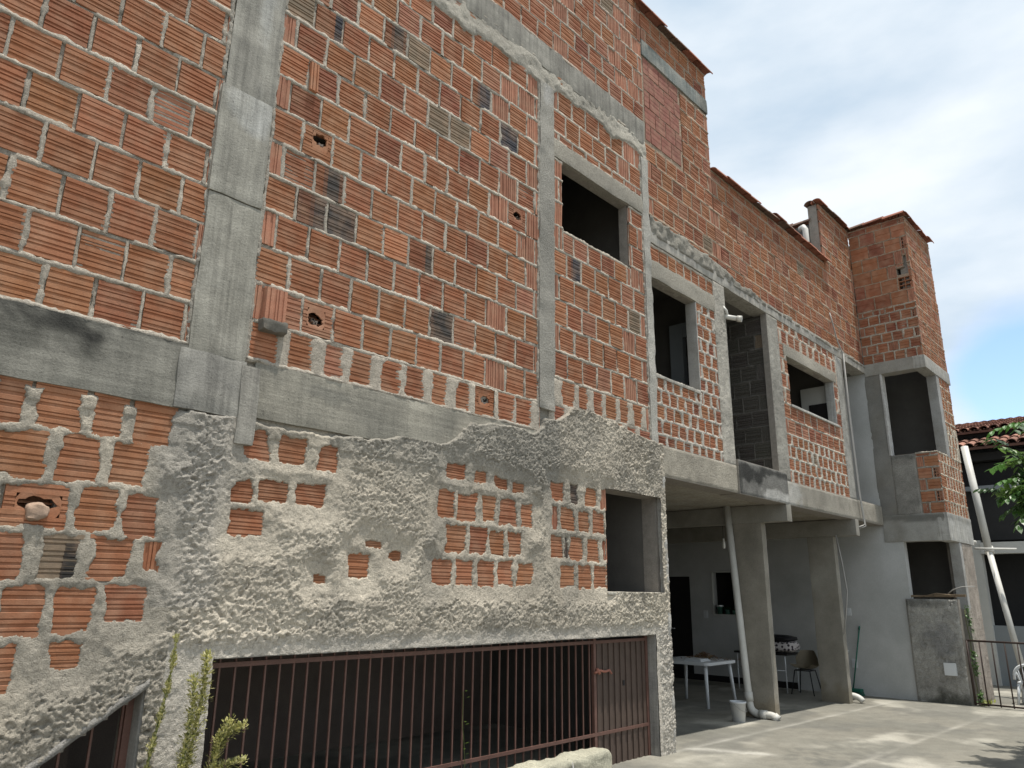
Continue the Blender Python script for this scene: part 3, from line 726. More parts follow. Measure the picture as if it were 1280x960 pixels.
for (y, z, n, a, b) in [(3.84, 1.22, 'switch_plate', .05, .08), (.80, 1.345, 'switch_plate', .045, .07), (.79, .42, 'socket_plate', .05, .08)]:
    mb = MB(); lumpy(mb, XB - .014, XB + .001, y - a, y + a, z - b, z + b, .05, 0, rnd=.004); box(mb, XB - .018, XB - .013, y - a * .4, y + a * .4, z - b * .5, z + b * .5); mb.build(n, M['plastic_white'], B)
mb = MB(); tube(mb, [(XB, .9, .61), (XB - .07, .9, .61), (XB - .09, .9, .57)], .014); tube(mb, [(XB - .05, .86, .64), (XB - .05, .94, .64)], .01); mb.build('water_tap', M['plastic_white'], B)

# ---- projecting corner block
panel('brick_wall', B, FL, 0, 1.1, 6.1, 7.22, .2, .2, .0, 0, seed=13, N=3, kinds='rrrdd', res=.011, skip=[(.43, .53, 7.21, 7.3)], d1=-.16, hol=[(.99, 1.1, 6.5, 6.7), (.99, 1.1, 6.9, 7.1)])
panel('brick_wall', B, FL, 0, 1.1, 7.22, 9.06, .285, .31, .05, 0, seed=14, mc=np.array((.345, .265, .195)), N=2, kinds='rrodd', res=.011, skip=[(.84, 1.06, 7.84, 8.0), (.98, 1.04, 8.0, 8.25)], d1=-.16, joint=.02, hol=[(.95, 1.1, 8.36, 8.6), (.95, 1.1, 8.9, 9.1), (.95, 1.1, 7.5, 7.8)])
panel('brick_wall', B, FF, 15.3, 17.05, 6.1, 9.06, .262, .27, 15.3, 0, seed=15, mc=np.array((.345, .265, .195)), N=5, kinds='olorpo', res=.03)
conc('corner_beam', XB - .02, XB + .25, YB + .02, .0, 5.87, 6.12, (.33, .32, .29), mat='plain_concrete', seed=40); conc('corner_beam', XB - .022, 17.06, YB - .02, YB + .2, 5.865, 6.122, (.36, .35, .32), seed=41)
conc('corner_pier', XB - .004, XB + .2, -.29, .02, 3.1, 5.88, (.2, .195, .18), mat='plain_concrete', seed=42)
conc('window_jamb', XB - .02, XB + .2, -.31, -.27, 4.24, 5.88, (.45, .44, .42), seed=43, amp=.002)
conc('corner_post', 15.98, 16.2, YB - .008, YB + .17, 4.24, 5.87, (.3, .3, .29), mat='plain_concrete', seed=44, amp=.003)
panel('brick_wall', B, FF, 16.2, 17.0, 4.24, 5.88, .24, .22, 15.3, 0, seed=16, N=5, kinds='olorpo', smear=[(16, 17, 4, 4.9)], res=.02, mc=np.array((.45, .40, .32)))
panel('brick_wall', B, FF, 15.3, 17.0, 3.1, 4.24, .24, .2, 15.3, 0, seed=17, N=5, kinds='olorpo', smear=[(15.55, 17, 3, 4.3)], smj=.035, res=.02, mc=np.array((.45, .40, .32)))
panel('brick_wall', B, FL, .72, 1.1, 3.1, 4.24, .215, .25, .6, 0, seed=18, N=3, kinds='oorl', res=.02, d1=-.16, hol=[(.97, 1.1, 3.3, 3.55), (.97, 1.1, 3.75, 3.95)], mc=np.array((.36, .33, .28)))
rough_box('mortared_parapet', .28, .72, 3.1, 4.24, .3, (.27, .26, .235), 45, d0=.004, d1=-.16, fr=FL, st=[(.6, 4.2, .5, .1, (.1, .1, .09), .6)])
conc('corner_beam', XB - .02, XB + .25, YB + .02, .0, 2.62, 3.12, (.36, .355, .33), [(XB, 3.05, .6, .08, (.1, .1, .09), .7)], mat='plain_concrete', seed=46); conc('corner_beam', XB - .022, 17.0, YB - .02, YB + .2, 2.615, 3.122, (.42, .415, .39), [(16, 3.05, 1, .06, (.12, .12, .11), .6)], seed=47)
conc('corner_post', 15.9, 16.06, YB - .006, YB + .17, 1.4, 2.62, (.38, .38, .37), mat='plain_concrete', seed=48, amp=.003)
rough_box('mortared_wall', 16.06, 16.82, -.35, 2.62, .55, (.33, .29, .25), 49, d0=.0, fr=FF, res=.02)
rough_box('mortared_wall', 15.9, 16.06, -.35, 1.45, .3, (.32, .29, .25), 50, d0=.0, fr=FF, res=.02)
rough_box('low_rough_wall', .24, 1.08, -.35, 1.6, 1.15, (.36, .35, .32), 51, d0=.03, d1=-.14, fr=FL, res=.02,
          st=[(.6, -.15, .8, .22, (.07, .07, .055), .85), (.75, .95, .25, .35, (.2, .2, .2), .6), (.4, 1.55, .5, .12, (.1, .1, .09), .6)])  # first entry darkens the wall towards its foot
mb = MB(); lumpy(mb, XB - .095, XB - .03, -.93, -.74, .33, .535, .05, 0, rnd=.004); mb.build('meter_cover', M['plastic_white'], B, label='small white square cover on the rough low wall')
room_wall('interior_wall', 15.5, 17, 1.0, 1.2, -.3, 2.6); room_wall('interior_wall', 15.5, 17, 1.0, 1.2, 3.1, 5.9)
room_wall('side_wall', 16.8, 16.98, -.9, 5.4, -.35, 9.0)
room_wall('floor_slab', 15.5, 16.8, -.9, 5.4, 2.95, 3.1); room_wall('roof_slab', 15.5, 16.8, -.9, 5.4, 8.7, 8.85)

# ---- ground floor left: rough plaster with blocks showing through
EXP = []
BR = MB()
def show(a, b, c, d, kind='h', col=None, N=8):
    EXP.append((a - .009, b + .009, c - .004, d + .004)); cc = brick_col('oolr') if col is None else np.array(BASE[col]); brick(BR, F0, a - .03, b + .03, c - .02, d + .02, cc, kind, N=N, d=-.001)
zr = [.53, .80, 1.072, 1.346, 1.627, 1.876, 2.16, 2.435, 2.705]
for k in range(len(zr) - 1):
    if k >= 1: continue
    o = (1.383 if k == 7 else 1.256 + .03 if k == 6 else 1.38 if k == 5 else 1.37 if k == 4 else 1.23 if k == 2 else 1.344 if k == 3 else 1.30)
    for q in range(-10, 3):
        a = o + q * .262; b = a + .262; m = (a + b) / 2
        lim = {7: 1.92, 6: 1.78, 5: 1.72, 4: 1.86, 3: 1.78, 2: 1.42, 1: 1.3, 0: .6}[k]
        if b > lim + .05: continue
        if k == 4 and abs(m - 1.256) < .1: EXP.append((a + .05, b - .04, zr[k] + .04, zr[k + 1] - .03)); continue
        if k == 3 and q == 0: pass
        if k == 5 and abs(m - 1.25) < .12: continue
        show(a + random.uniform(.025, .06), b - random.uniform(.025, .06), zr[k] + .02, zr[k + 1] - .022)
for r in [(0.94, 1.05, 2.46, 2.70), (1.13, 1.33, 2.47, 2.70), (1.43, 1.57, 2.46, 2.70), (1.66, 1.86, 2.45, 2.70), (0.95, 1.20, 2.18, 2.42), (1.28, 1.47, 2.19, 2.43), (1.56, 1.72, 2.2, 2.43),
          (1.42, 1.60, 1.92, 2.15), (1.67, 1.84, 1.90, 2.13), (1.0, 1.17, 1.64, 1.87), (1.53, 1.72, 1.66, 1.88), (1.13, 1.31, 1.36, 1.60), (1.39, 1.56, 1.37, 1.60), (1.64, 1.84, 1.42, 1.61),
          (1.02, 1.22, 1.08, 1.31), (1.40, 1.54, 1.19, 1.31)]: show(*r)
for k in range(1, 8):
    for q in range(8):
        b = (.86, .90, .87, .86, .93, .84, .86)[k - 1] - q * .27; show(b - random.uniform(.17, .2), b, zr[k] + .022, zr[k + 1] - .025)
show(1.81, 1.89, 1.70, 1.87, 'v')
EXP.append((1.03, 1.345, 1.92, 2.13)); broken_block(BR, F0, 1.05, 1.36, 1.90, 2.15, brick_col('oo')); brick(BR, F0, 1.0, 1.16, 1.90, 2.0, brick_col('o'), N=3)
lumpy(BR, 1.16, 1.27, -.03, .05, 1.95, 2.04, .02, .03, fr=14, mat=0, rnd=.03, col=(.33, .24, .18))
# a chipped block with a stone in its hole and a half-blackened one
show(1.27, 1.44, 1.66, 1.87, col='g'); brick(BR, F0, 1.38, 1.47, 1.645, 1.84, np.array(BASE['k']) * .5, N=8, d=.0015, tilt=-.03, flat=True)
for r in [(2.35, 2.52, 2.46, 2.64), (2.63, 2.81, 2.46, 2.64), (2.93, 3.07, 2.45, 2.62), (2.31, 2.43, 2.16, 2.3), (2.49, 2.70, 2.19, 2.32), (2.77, 2.99, 2.19, 2.33), (2.31, 2.53, 1.95, 2.11),
          (3.25, 3.41, 1.70, 1.86), (3.38, 3.52, 1.93, 1.97), (3.60, 3.70, 1.85, 1.89), (2.97, 3.05, 1.66, 1.7),
          (4.17, 4.37, 2.54, 2.66), (4.50, 4.62, 2.54, 2.62), (4.75, 4.9, 2.52, 2.6), (4.98, 5.12, 2.5, 2.58),
          (4.09, 4.26, 2.21, 2.42), (4.30, 4.51, 2.2, 2.42), (4.60, 4.75, 2.2, 2.41), (4.82, 5.02, 2.2, 2.42), (5.11, 5.23, 2.2, 2.39),
          (4.19, 4.39, 1.93, 2.14), (4.46, 4.64, 1.93, 2.14), (4.71, 4.86, 1.92, 2.13), (4.93, 5.09, 1.93, 2.13),
          (4.04, 4.24, 1.67, 1.85), (4.31, 4.48, 1.67, 1.86), (4.56, 4.73, 1.66, 1.86), (4.80, 4.97, 1.67, 1.87), (5.05, 5.24, 1.68, 1.87),
          (5.52, 5.69, 2.48, 2.65), (6.06, 6.25, 2.48, 2.65), (5.68, 5.86, 2.21, 2.41), (5.95, 6.10, 2.2, 2.41), (6.19, 6.37, 2.21, 2.42),
          (5.53, 5.68, 1.94, 2.14), (5.81, 6.0, 1.93, 2.14), (6.08, 6.26, 1.93, 2.14), (5.66, 5.86, 1.67, 1.87), (5.95, 6.12, 1.66, 1.87), (6.2, 6.38, 1.67, 1.87)]:
    show(*r)
show(5.82, 5.93, 2.47, 2.66, col='k'); show(6.33, 6.385, 2.47, 2.66, 'v', 'p'); show(5.55, 5.6, 2.2, 2.42, 'v', 'd'); show(5.72, 5.76, 1.94, 2.14, 'v', 'k'); show(6.34, 6.385, 1.94, 2.14, 'v', 'd')
DZ = lambda x: .716 + .688 * (x - 1.383)
holes = [(2.29, 7.24, -.4, 1.205), (6.39, 7.42, 1.63, 2.68)]
steps = [(a, a + .101, -.4, DZ(a) - .0) for a in np.arange(.35, 1.9, .1)]; steps[-1] = (steps[-1][0], 1.905, -.4, DZ(steps[-1][0]))
mb = MB(); core(mb, F0, -1.6, 7.52, -.4, 3.1, [(1.10, 1.30, 1.95, 2.1)] + holes + steps, d0=-.04, d1=-.22)
BR.q = BR.q; BR.add(np.concatenate(mb.v), mb.q[0][0], 1, (.3, .28, .25)); BR.build('masonry_wall', [M['brick'], M['core']], B)
def Hlow(x, z):
    E = sdf_rects(x, z, EXP) + .034 * fbm(x * 15, z * 10, s=60, o=4, g=.6)
    # smooth areas: around the block field at far left and in the joints between exposed blocks
    near = sstep(.18, .07, E)
    left = sstep(1.95, 1.75, x + .1 * fbm(x * 3, z * 3, s=61)) * sstep(1.0, 1.25, z)
    lip = sstep(1.34, 1.24, z + .015 * vnoise(x * 5, z * 0, s=62)) * (x > 2.0) * (x < 7.3)
    r = 1 - .95 * near * np.maximum(left, .85) - .25 * left; r = np.maximum(r, .03) * (1 - .8 * lip)
    h = .001 + .011 * np.clip(E / .07, 0, 1) + .006 * fbm(x * 16, z * 16, s=66, o=3) + r * (rough_h(x, z, 63) + .012)
    h = h + .01 * lip
    # the beams stay clear of plaster on the left, ragged transition beyond the fourth metre
    top = np.where(x < 1.95, 2.68, 2.70 + .0 * x)
    sp = sstep(3.7, 4.6, x + .35 * fbm(x * 2, z * 5, s=64, o=3) + .6 * (z < 2.8))
    t2 = 3.16 + .1 * sstep(5.2, 5.5, x) + .24 * sstep(5.55, 6.0, x) - .16 * sstep(5.9, 7.4, x) + .035 * fbm(x * 4, z * 0, s=65, o=3)
    lim = np.where(x < 5.4, top + (t2 - .06 - top) * sp, t2); lim = lim + .03 * fbm(x * 12, z * 3, s=69, o=3)
    cov = sstep(.012, -.018, z - lim)
    h = np.where(z > 2.6, -.02 + (h + .025) * cov, h)
    h = np.where(E < 0, -.022 + (h + .022) * sstep(-.006, .002, E), h)
    return h
def Clow(x, z, h):
    w = fbm(x * .9, z * 1.3, s=70, o=5)[..., None]; q = fbm(x * 6, z * 6, s=71, o=3)[..., None]
    c = ROUGH * (1 + .34 * w + .3 * q)
    def mix(m, col, c): return c * (1 - m[..., None]) + np.array(col) * m[..., None]
    c = mix(.7 * sstep(.35, .0, np.hypot((x - 7.0) / .7, (z - 1.45) / .35) - .6 + .4 * q[..., 0]), (.50, .45, .36), c)
    c = mix(.6 * sstep(.3, -.2, np.abs(x - 2.05) / .3 - .8 + .6 * w[..., 0]) * (z > 1.5), (.43, .40, .355), c)
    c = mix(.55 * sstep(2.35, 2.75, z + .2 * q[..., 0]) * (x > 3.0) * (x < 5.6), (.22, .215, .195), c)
    c = mix(.5 * sstep(.05, .35, fbm(x * 2.2, z * 1.1, s=77, o=5)), (.23, .215, .185), c)
    c = mix(.6 * sstep(1.34, 1.24, z) * (x > 2), (.52, .49, .44), c)
    c = mix(.5 * sstep(.5, .2, np.hypot(x - 2.1, (z - 2.45) / 1.2)), (.34, .32, .285), c)
    return np.clip(c, .03, .8)
mb = MB()
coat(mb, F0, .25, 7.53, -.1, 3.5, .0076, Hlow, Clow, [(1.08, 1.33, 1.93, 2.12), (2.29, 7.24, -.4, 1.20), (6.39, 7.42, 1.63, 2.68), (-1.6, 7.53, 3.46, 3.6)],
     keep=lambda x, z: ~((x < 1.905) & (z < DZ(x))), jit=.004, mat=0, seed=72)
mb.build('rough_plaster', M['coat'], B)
# pier edge facing the porch, sloping stringer over the triangular opening, garage lintel lip, jambs
mb = MB()
L_ = math.hypot(1, .688); 
x0s, x1s = .3, 1.92
V = []; n_ = 60
for k in range(n_ + 1):
    x = x0s + (x1s - x0s) * k / n_; z = DZ(x); w_ = .045 + .012 * math.sin(k * .7) + .008 * math.sin(k * 1.9)
    V += [(x, -.046 - .006 * math.sin(k * .9), z - .018), (x, -.036 - .008 * math.sin(k * 1.3), z + w_ * .6), (x, .1, z + w_ * .6), (x, .22, z - .018)]
i = np.arange(4 * (n_ + 1)).reshape(-1, 4); F = [np.stack([i[:-1, a], i[1:, a], i[1:, b], i[:-1, b]], -1) for a, b in ((0, 1), (1, 2), (2, 3), (3, 0))]
mb.add(V, np.concatenate(F), 0, (.30, .285, .26), True); mb.build('stair_stringer', M['coat'], B)
conc('lintel', 2.2, 7.3, -.02, .3, 1.19, 1.235, (.42, .4, .365), seed=73, amp=.006, rnd=.01)
conc('garage_jamb', 7.235, 7.26, -.015, .3, -.1, 1.2, (.27, .26, .24), seed=74, amp=.003)
conc('garage_jamb', 2.25, 2.292, -.01, .3, -.1, 1.2, (.3, .29, .27), seed=75, amp=.006)
conc('garage_jamb', 1.9, 1.93, -.01, .3, -.1, 1.07, (.27, .26, .24), seed=76, amp=.004)
conc('pier_edge', 7.47, 7.545, -.035, .2, -.05, 2.95, (.46, .445, .41), seed=77, amp=.03, res=.02, mat='coat', rnd=.03)
conc('window_sill', 6.38, 7.44, -.03, .2, 1.60, 1.635, (.45, .42, .36), seed=78, amp=.006)
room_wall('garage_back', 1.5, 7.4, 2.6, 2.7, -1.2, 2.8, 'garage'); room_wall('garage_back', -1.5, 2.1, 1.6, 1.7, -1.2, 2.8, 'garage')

# ---- clay tile copings
def tile_run(p0, p1, label=None, r=.105, ln=.40, over=.055):
    p0, p1 = Vector(p0), Vector(p1); d = (p1 - p0); n = max(1, int(d.length / (ln * .82))); d.normalize()
    side = Vector((d.y, -d.x, 0)).normalized(); mb = MB()
    for j, so in enumerate((0, .15)):
        for k in range(n):
            c0 = p0 + (p1 - p0) * (k / n) - side * so; c1 = c0 + d * ln; lift = .028; tw = random.uniform(-.02, .02)
            col = np.array((.36, .15, .10)) * random.uniform(.6, 1.15); col = col if random.random() > .2 else np.array((.2, .13, .1))
            V = []
            for (c, rr, lz) in ((c0, r, .0), (c1, r * .86, lift + random.uniform(-.006, .012))):
                for q in (0, 1):
                    for a in np.linspace(0, math.pi, 9):
                        R_ = rr - .014 * q; V.append(c + side * (R_ * math.cos(a) + tw) + Vector((0, 0, lz + R_ * .75 * math.sin(a))))
            V = [tuple(v) for v in V]; F = []
            for a in range(8):
                F += [(a, a + 1, 18 + a + 1, 18 + a), (9 + a + 1, 9 + a, 27 + a, 27 + a + 1), (a + 1, a, 9 + a, 9 + a + 1), (18 + a, 18 + a + 1, 27 + a + 1, 27 + a)]
            F += [(0, 18, 27, 9), (8, 17, 35, 26)]
            mb.add(V, F, 0, col, False)
    o = mb.build('roof_tiles', M['tile'], B)
    return o
tile_run((7.3, -.0, 9.5), (9.34, -.0, 9.5)); tile_run((9.3, -.0, 7.78), (11.45, -.0, 7.78)); tile_run((11.4, 0, 7.86), (13.75, 0, 7.80))
tile_run((13.6, 0, 9.08), (15.35, 0, 9.08)); tile_run((15.3, .05, 9.08), (15.3, -1.12, 9.08)); tile_run((15.25, -1.1, 9.08), (17.1, -1.1, 9.08)); tile_run((13.72, 2.0, 8.74), (13.72, .2, 8.74))

# ---- pipes and wires fixed to the building
mb = MB(); tube(mb, [(13.45, .2, 7.5), (13.45, .2, 8.5), (13.47, .24, 8.57), (13.53, .32, 8.58)], .055, 14); mb.build('vent_pipe', M['pvc'], B)
mb = MB(); tube(mb, [(9.40, .1, 5.50), (9.42, -.02, 5.47), (9.46, -.16, 5.42)], .035, 12); tube(mb, [(9.46, -.16, 5.42), (9.48, -.22, 5.405)], .046, 12); mb.build('pipe_spout', M['pvc'], B)
mb = MB(); tube(mb, [(9.36, .0, 5.62), (9.38, -.04, 5.55), (9.43, -.03, 5.47)], .02, 10); mb.build('pipe_stub', M['pvc'], B)

def pipe_thing(name, pts, r, label, cat, loc, coll=()):
    e = empty(name, loc, label, cat)
    mb = MB(); tube(mb, pts, r, 16); mb.build('pipe', M['pvc'], e)
    for (a, b) in coll:
        mb = MB(); tube(mb, [a, b], r * 1.17, 16); mb.build('coupling', M['pvc'], e)
    return e
def bend(p, c, q, n=6):
    p, c, q = Vector(p), Vector(c), Vector(q); return [tuple(p * (1 - t) ** 2 + c * 2 * t * (1 - t) + q * t * t) for t in [k / n for k in range(n + 1)]]
pipe_thing('drainpipe', [(10.76, .86, 2.945)] + [(10.755, .72, .42)] + bend((10.755, .70, .13), (10.755, .69, -.0), (10.755, .55, .0)) + bend((10.755, .42, -.0), (10.755, .33, -.0), (10.755, .30, -.05), 4), .052,
           'white plastic drainpipe leaning beside the nearer porch column, elbow at the floor', 'drainpipe', (10.75, .69, gz(10.75)), [((10.755, .712, .28), (10.755, .702, .16)), ((10.755, .56, 0), (10.755, .45, -.0)), ((10.755, .35, -.006), (10.755, .29, -.05))])
pipe_thing('drain_elbow', [(13.95, .52, -.02)] + bend((13.95, .42, -.0), (13.95, .3, .0), (13.95, .24, -.08), 6), .05, 'short white pipe elbow poking out behind the farther porch column base', 'pipe elbow', (13.95, .4, gz(14)), [((13.95, .5, -.015), (13.95, .42, 0))])
mb = MB(); pts = [(13.60, -.03, 6.75), (13.62, -.05, 6.6), (13.74, -.07, 6.2), (13.93, -.07, 6.05), (13.95, -.06, 5.0), (13.97, -.06, 4.2), (14.0, -.06, 3.4), (14.04, -.07, 3.0), (14.08, -.07, 2.86), (13.95, -.07, 2.83), (13.84, -.04, 2.8)]
tube(mb, pts, .012, 6); tube(mb, [(p[0] + .05, p[1], p[2] - .02) for p in pts[3:]], .009, 6); mb.build('power_cable', M['cable'], loc=(13.9, -.05, 2.9), label='pale cable running down the facade beside the grey recessed opening', category='cable')
mb = MB(); tube(mb, [(13.66, .30, 2.66), (13.65, .24, 2.2), (13.64, .20, 1.7), (13.65, .27, 1.3), (13.67, .34, 1.0)], .011, 6); mb.build('hanging_cable', M['cable'], loc=(13.66, .3, 1.0), label='loose white cable hanging beside the farther porch column', category='cable')
e = empty('ceiling_bulb', (12.2, 1.7, 2.93), 'small white bulb hanging from the porch ceiling', 'light bulb')
mb = MB(); tube(mb, [(12.2, 1.7, 2.93), (12.2, 1.7, 2.57)], .004, 6); mb.build('cord', M['black'], e)
mb = MB(); tube(mb, [(12.2, 1.7, 2.575), (12.2, 1.7, 2.53), (12.2, 1.7, 2.5), (12.2, 1.7, 2.42), (12.2, 1.7, 2.4)], [.018, .018, .026, .026, .012], 12); mb.build('bulb', M['bulb'], e)

# ------------------------------------------------------------------ gates
def gate(x0, x1, zt, label, top=None, railz=.30, panel_from=None, sp=.106):
    e = empty('metal_gate', ((x0 + x1) / 2, .11, 0), label, 'gate', None)
    Y = .10; mb = MB(); n = int((x1 - x0) / sp)
    xe = panel_from if panel_from else x1
    xs = np.arange(x0 + sp, xe - .02, sp)
    for x in xs:
        zt_ = (top(x) if top else zt) - .0; a = random.uniform(-.004, .004)
        box(mb, x - .006, x + .006, Y - .002, Y + .01, -.15, zt_)
    mb.build('bar_grille', M['gate'], e)
    mb = MB(); box(mb, x0, x1, Y - .016, Y - .004, railz - .014, railz + .014)
    if not top: box(mb, x0, x1, Y - .012, Y + .014, zt - .06, zt - .03)
    mb.build('rail', M['gate'], e)
    for x in ([x0 + .005, xe, x1 - .04] if not top else [x1 - .04]):
        mb = MB(); box(mb, x, x + .04, Y - .014, Y + .02, -.15, (top(x) if top else zt)); mb.build('stile', M['gate'], e)
    return e
g = gate(2.295, 7.232, 1.19, 'wide brown barred garage gate under the long plaster lintel, closed', panel_from=6.27)
mb = MB(); box(mb, 6.31, 7.2, .105, .115, -.15, 1.16)
for k in range(9):
    x = 6.33 + k * .1; box(mb, x, x + .05, .092, .106, -.15, 1.15)
mb.build('slatted_door_leaf', M['gate_sheet'], g)
mb = MB(); tube(mb, [(6.27, .075, .86), (6.34, .07, .88), (6.42, .06, .865), (6.5, .065, .875)], .012, 8); tube(mb, [(6.3, .07, .9), (6.33, .06, .85)], .014, 8); tube(mb, [(6.5, .065, .875), (6.53, .06, .84)], .01, 6); mb.build('latch', surface('rusty_latch', (.33, .14, .1), var=.3), g)
mb = MB(); box(mb, 6.76, 6.79, .085, .1, .71, .76); mb.build('keyhole_plate', M['black'], g)
gate(.35, 1.90, 1.07, 'small triangular barred grille under the sloping concrete edge', top=lambda x: DZ(x) + .02, sp=.15)

# rough mortar kerb wall in front of the gate
e = empty('kerb_wall', (4.6, -.36, 0), 'low rounded mortar kerb wall in front of the garage gate', 'low wall')
mb = MB(); lumpy(mb, 2.6, 5.80, -.48, -.27, -.05, .315, .022, .028, fr=9, col=(.46, .44, .34), rnd=.05, colf=lambda P: np.array((.47, .45, .35)) * (1 + .35 * fbm(P[:, 0] * 5, P[:, 1] * 5, P[:, 2] * 5, s=3))[:, None], seed=90)
mb.build('mortar_body', M['coat'], e)
mb = MB(); tube(mb, [(5.2, -.485, .29), (5.24, -.495, .14), (5.25, -.49, .0)], .008, 6); mb.build('embedded_rod', M['cable'], e)
# ------------------------------------------------------------------ porch furniture and small things
G = gz(11.5)
e = empty('plastic_table', (11.55, 1.95, G), 'white plastic table on splayed legs, dry plants heaped on top', 'table')
def rrect(x0, x1, y0, y1, r, n=6):
    P = []
    for cx, cy, a0 in ((x1 - r, y1 - r, 0), (x0 + r, y1 - r, 90), (x0 + r, y0 + r, 180), (x1 - r, y0 + r, 270)):
        for k in range(n + 1):
            a = R(a0 + 90 * k / n); P.append((cx + r * math.cos(a), cy + r * math.sin(a)))
    return P
def slab_poly(mb, P, z0, z1, inset=.006, col=(1, 1, 1)):
    n = len(P); c = np.mean(P, 0); Pi = [tuple(c + (np.array(p) - c) * (1 - inset)) for p in P]
    V = [(x, y, z0) for x, y in Pi] + [(x, y, z0 + .006) for x, y in P] + [(x, y, z1 - .006) for x, y in P] + [(x, y, z1) for x, y in Pi]
    F = [(l * n + k, l * n + (k + 1) % n, (l + 1) * n + (k + 1) % n, (l + 1) * n + k) for l in range(3) for k in range(n)]
    b = mb.n; mb.add(V, F, 0, col, False); mb.q.append((np.array([list(range(n))[::-1]]) + b, 0, False)); mb.q.append((np.array([[3 * n + k for k in range(n)]]) + b, 0, False))
TX0, TX1, TY0, TY1, TZ = 11.05, 12.02, 1.50, 2.5, .60
mb = MB(); slab_poly(mb, rrect(TX0, TX1, TY0, TY1, .09), TZ - .045, TZ); mb.build('tabletop', M['plastic_white'], e)
for (x, y, dx, dy) in ((TX0 + .1, TY0 + .1, -.06, -.05), (TX1 - .1, TY0 + .1, .06, -.05), (TX0 + .1, TY1 - .1, -.06, .05), (TX1 - .1, TY1 - .1, .06, .05)):
    mb = MB(); tube(mb, [(x, y, TZ - .03), (x + dx, y + dy, G)], [.032, .022], 10); mb.build('leg', M['plastic_white'], e)
mb = MB()
for k in range(420):
    a = random.uniform(0, 6.28); r = abs(random.gauss(0, .17)); x = 11.75 + r * math.cos(a) * 1.0; y = 1.95 + r * math.sin(a) * 1.1; z = TZ + .005 + max(0, .11 - r * .35) * random.random()
    d = Vector((random.gauss(0, 1), random.gauss(0, 1), random.gauss(0, .35))).normalized() * random.uniform(.03, .1); s = Vector((-d.y, d.x, 0)).normalized() * random.uniform(.003, .009)
    c = Vector((x, y, z)); V = [tuple(c - d / 2), tuple(c + s), tuple(c + d / 2), tuple(c - s + Vector((0, 0, .006)))]
    V = [(v[0], v[1], max(v[2], TZ + .002)) for v in V]
    mb.add(V, [(0, 1, 2, 3)], 0, np.array(random.choice([(.22, .1, .05), (.13, .06, .035), (.28, .17, .08), (.12, .1, .04)])) * random.uniform(.6, 1.1))
mb.build('dry_plants', M['leafpile'], loc=(11.75, 1.95, TZ), label='heap of dry brown plants lying on the white plastic table', category='dry plants', kind='stuff')
mb = MB(); box(mb, 11.2, 11.5, 1.7, 2.0, TZ + .001, TZ + .02); box(mb, 11.22, 11.48, 1.72, 1.98, TZ + .021, TZ + .035)
mb.build('paper_stack', M['plastic_white'], loc=(11.35, 1.85, TZ), label='flat white papers on the near end of the plastic table', category='papers')
gb = gz(10.2); e = empty('bucket', (10.2, .60, gb), 'small white bucket standing on the floor by the drainpipe', 'bucket')
mb = MB(); lathe(mb, (10.2, .60, gb), [(.0, 0), (.085, 0), (.105, .24), (.113, .24), (.113, .262), (.1, .262), (.08, .015), (0, .012)], 24); mb.build('pail', M['plastic_white'], e)
mb = MB(); tube(mb, [(10.2 + .115 * math.cos(a), .6 + .115 * math.sin(a), gb + .235 - .1 * math.sin(t)) for a, t in [(R(180 + k * 15), R(k * 15)) for k in range(13)]], .003, 5); mb.build('handle', M['cable'], e)
mb = MB(); gr = gz(13); lathe(mb, (12.9, 3.9, gr), [(0, 0), (.11, 0), (.12, .2), (.06, .27), (.035, .28), (.035, .31), (0, .31)], 16); tube(mb, [(12.86, 3.9, gr + .27), (12.8, 3.9, gr + .33), (12.95, 3.9, gr + .36), (12.98, 3.9, gr + .25)], .012, 6)
mb.build('water_jug', M['red'], loc=(12.9, 3.9, gr), label='red plastic jug on the floor behind the white table', category='jug')

# chair: beige shell on four thin black legs
gc = gz(14.5); e = empty('shell_chair', (14.5, 1.42, gc), 'beige shell chair on thin black metal legs by the porch column', 'chair')
cx, cy, sz = 14.5, 1.42, gc + .44
mb = MB(); V = []; nu, nv = 16, 12
for j in range(nv + 1):
    v = j / nv
    for i in range(nu + 1):
        u = i / nu * 2 - 1
        if v < .5: t = v / .5; X_ = -.19 + .36 * t; Z_ = .03 * (1 - t) ** 2 + .07 * abs(u) ** 2.5
        else: t = (v - .5) / .5; X_ = .17 + .10 * t; Z_ = .32 * t ** 1.0 * (1 - .25 * abs(u) ** 3) + .07 * abs(u) ** 2.5
        Wd = .21 * (1 - .35 * max(0, v - .75) / .25) ; X_ -= .10 * abs(u) ** 2 * (v > .4) * min(1, (v - .4) * 3)
        V.append((cx + X_, cy + u * Wd, sz + Z_))
i = np.arange((nu + 1) * (nv + 1)).reshape(nv + 1, nu + 1); f = np.stack([i[:-1, :-1], i[1:, :-1], i[1:, 1:], i[:-1, 1:]], -1).reshape(-1, 4)
mb.add(V, f, 0, (1, 1, 1), True); mb.add([(a, b, c - .008) for a, b, c in V], f[:, ::-1], 0, (1, 1, 1), True); mb.build('shell_seat', M['beige'], e)
for (x, y, x2, y2) in ((-.13, .14, -.19, .21), (-.13, -.14, -.19, -.21), (.13, .14, .2, .21), (.13, -.14, .2, -.21)):
    mb = MB(); tube(mb, [(cx + x, cy + y, sz - .02), (cx + x2, cy + y2, gc)], .011, 8); mb.build('leg', M['black'], e)
mb = MB(); tube(mb, [(cx - .13, cy + .14, sz - .02), (cx + .13, cy + .14, sz - .02), (cx + .13, cy - .14, sz - .02), (cx - .13, cy - .14, sz - .02), (cx - .13, cy + .14, sz - .02)], .01, 8); mb.build('seat_frame', M['black'], e)
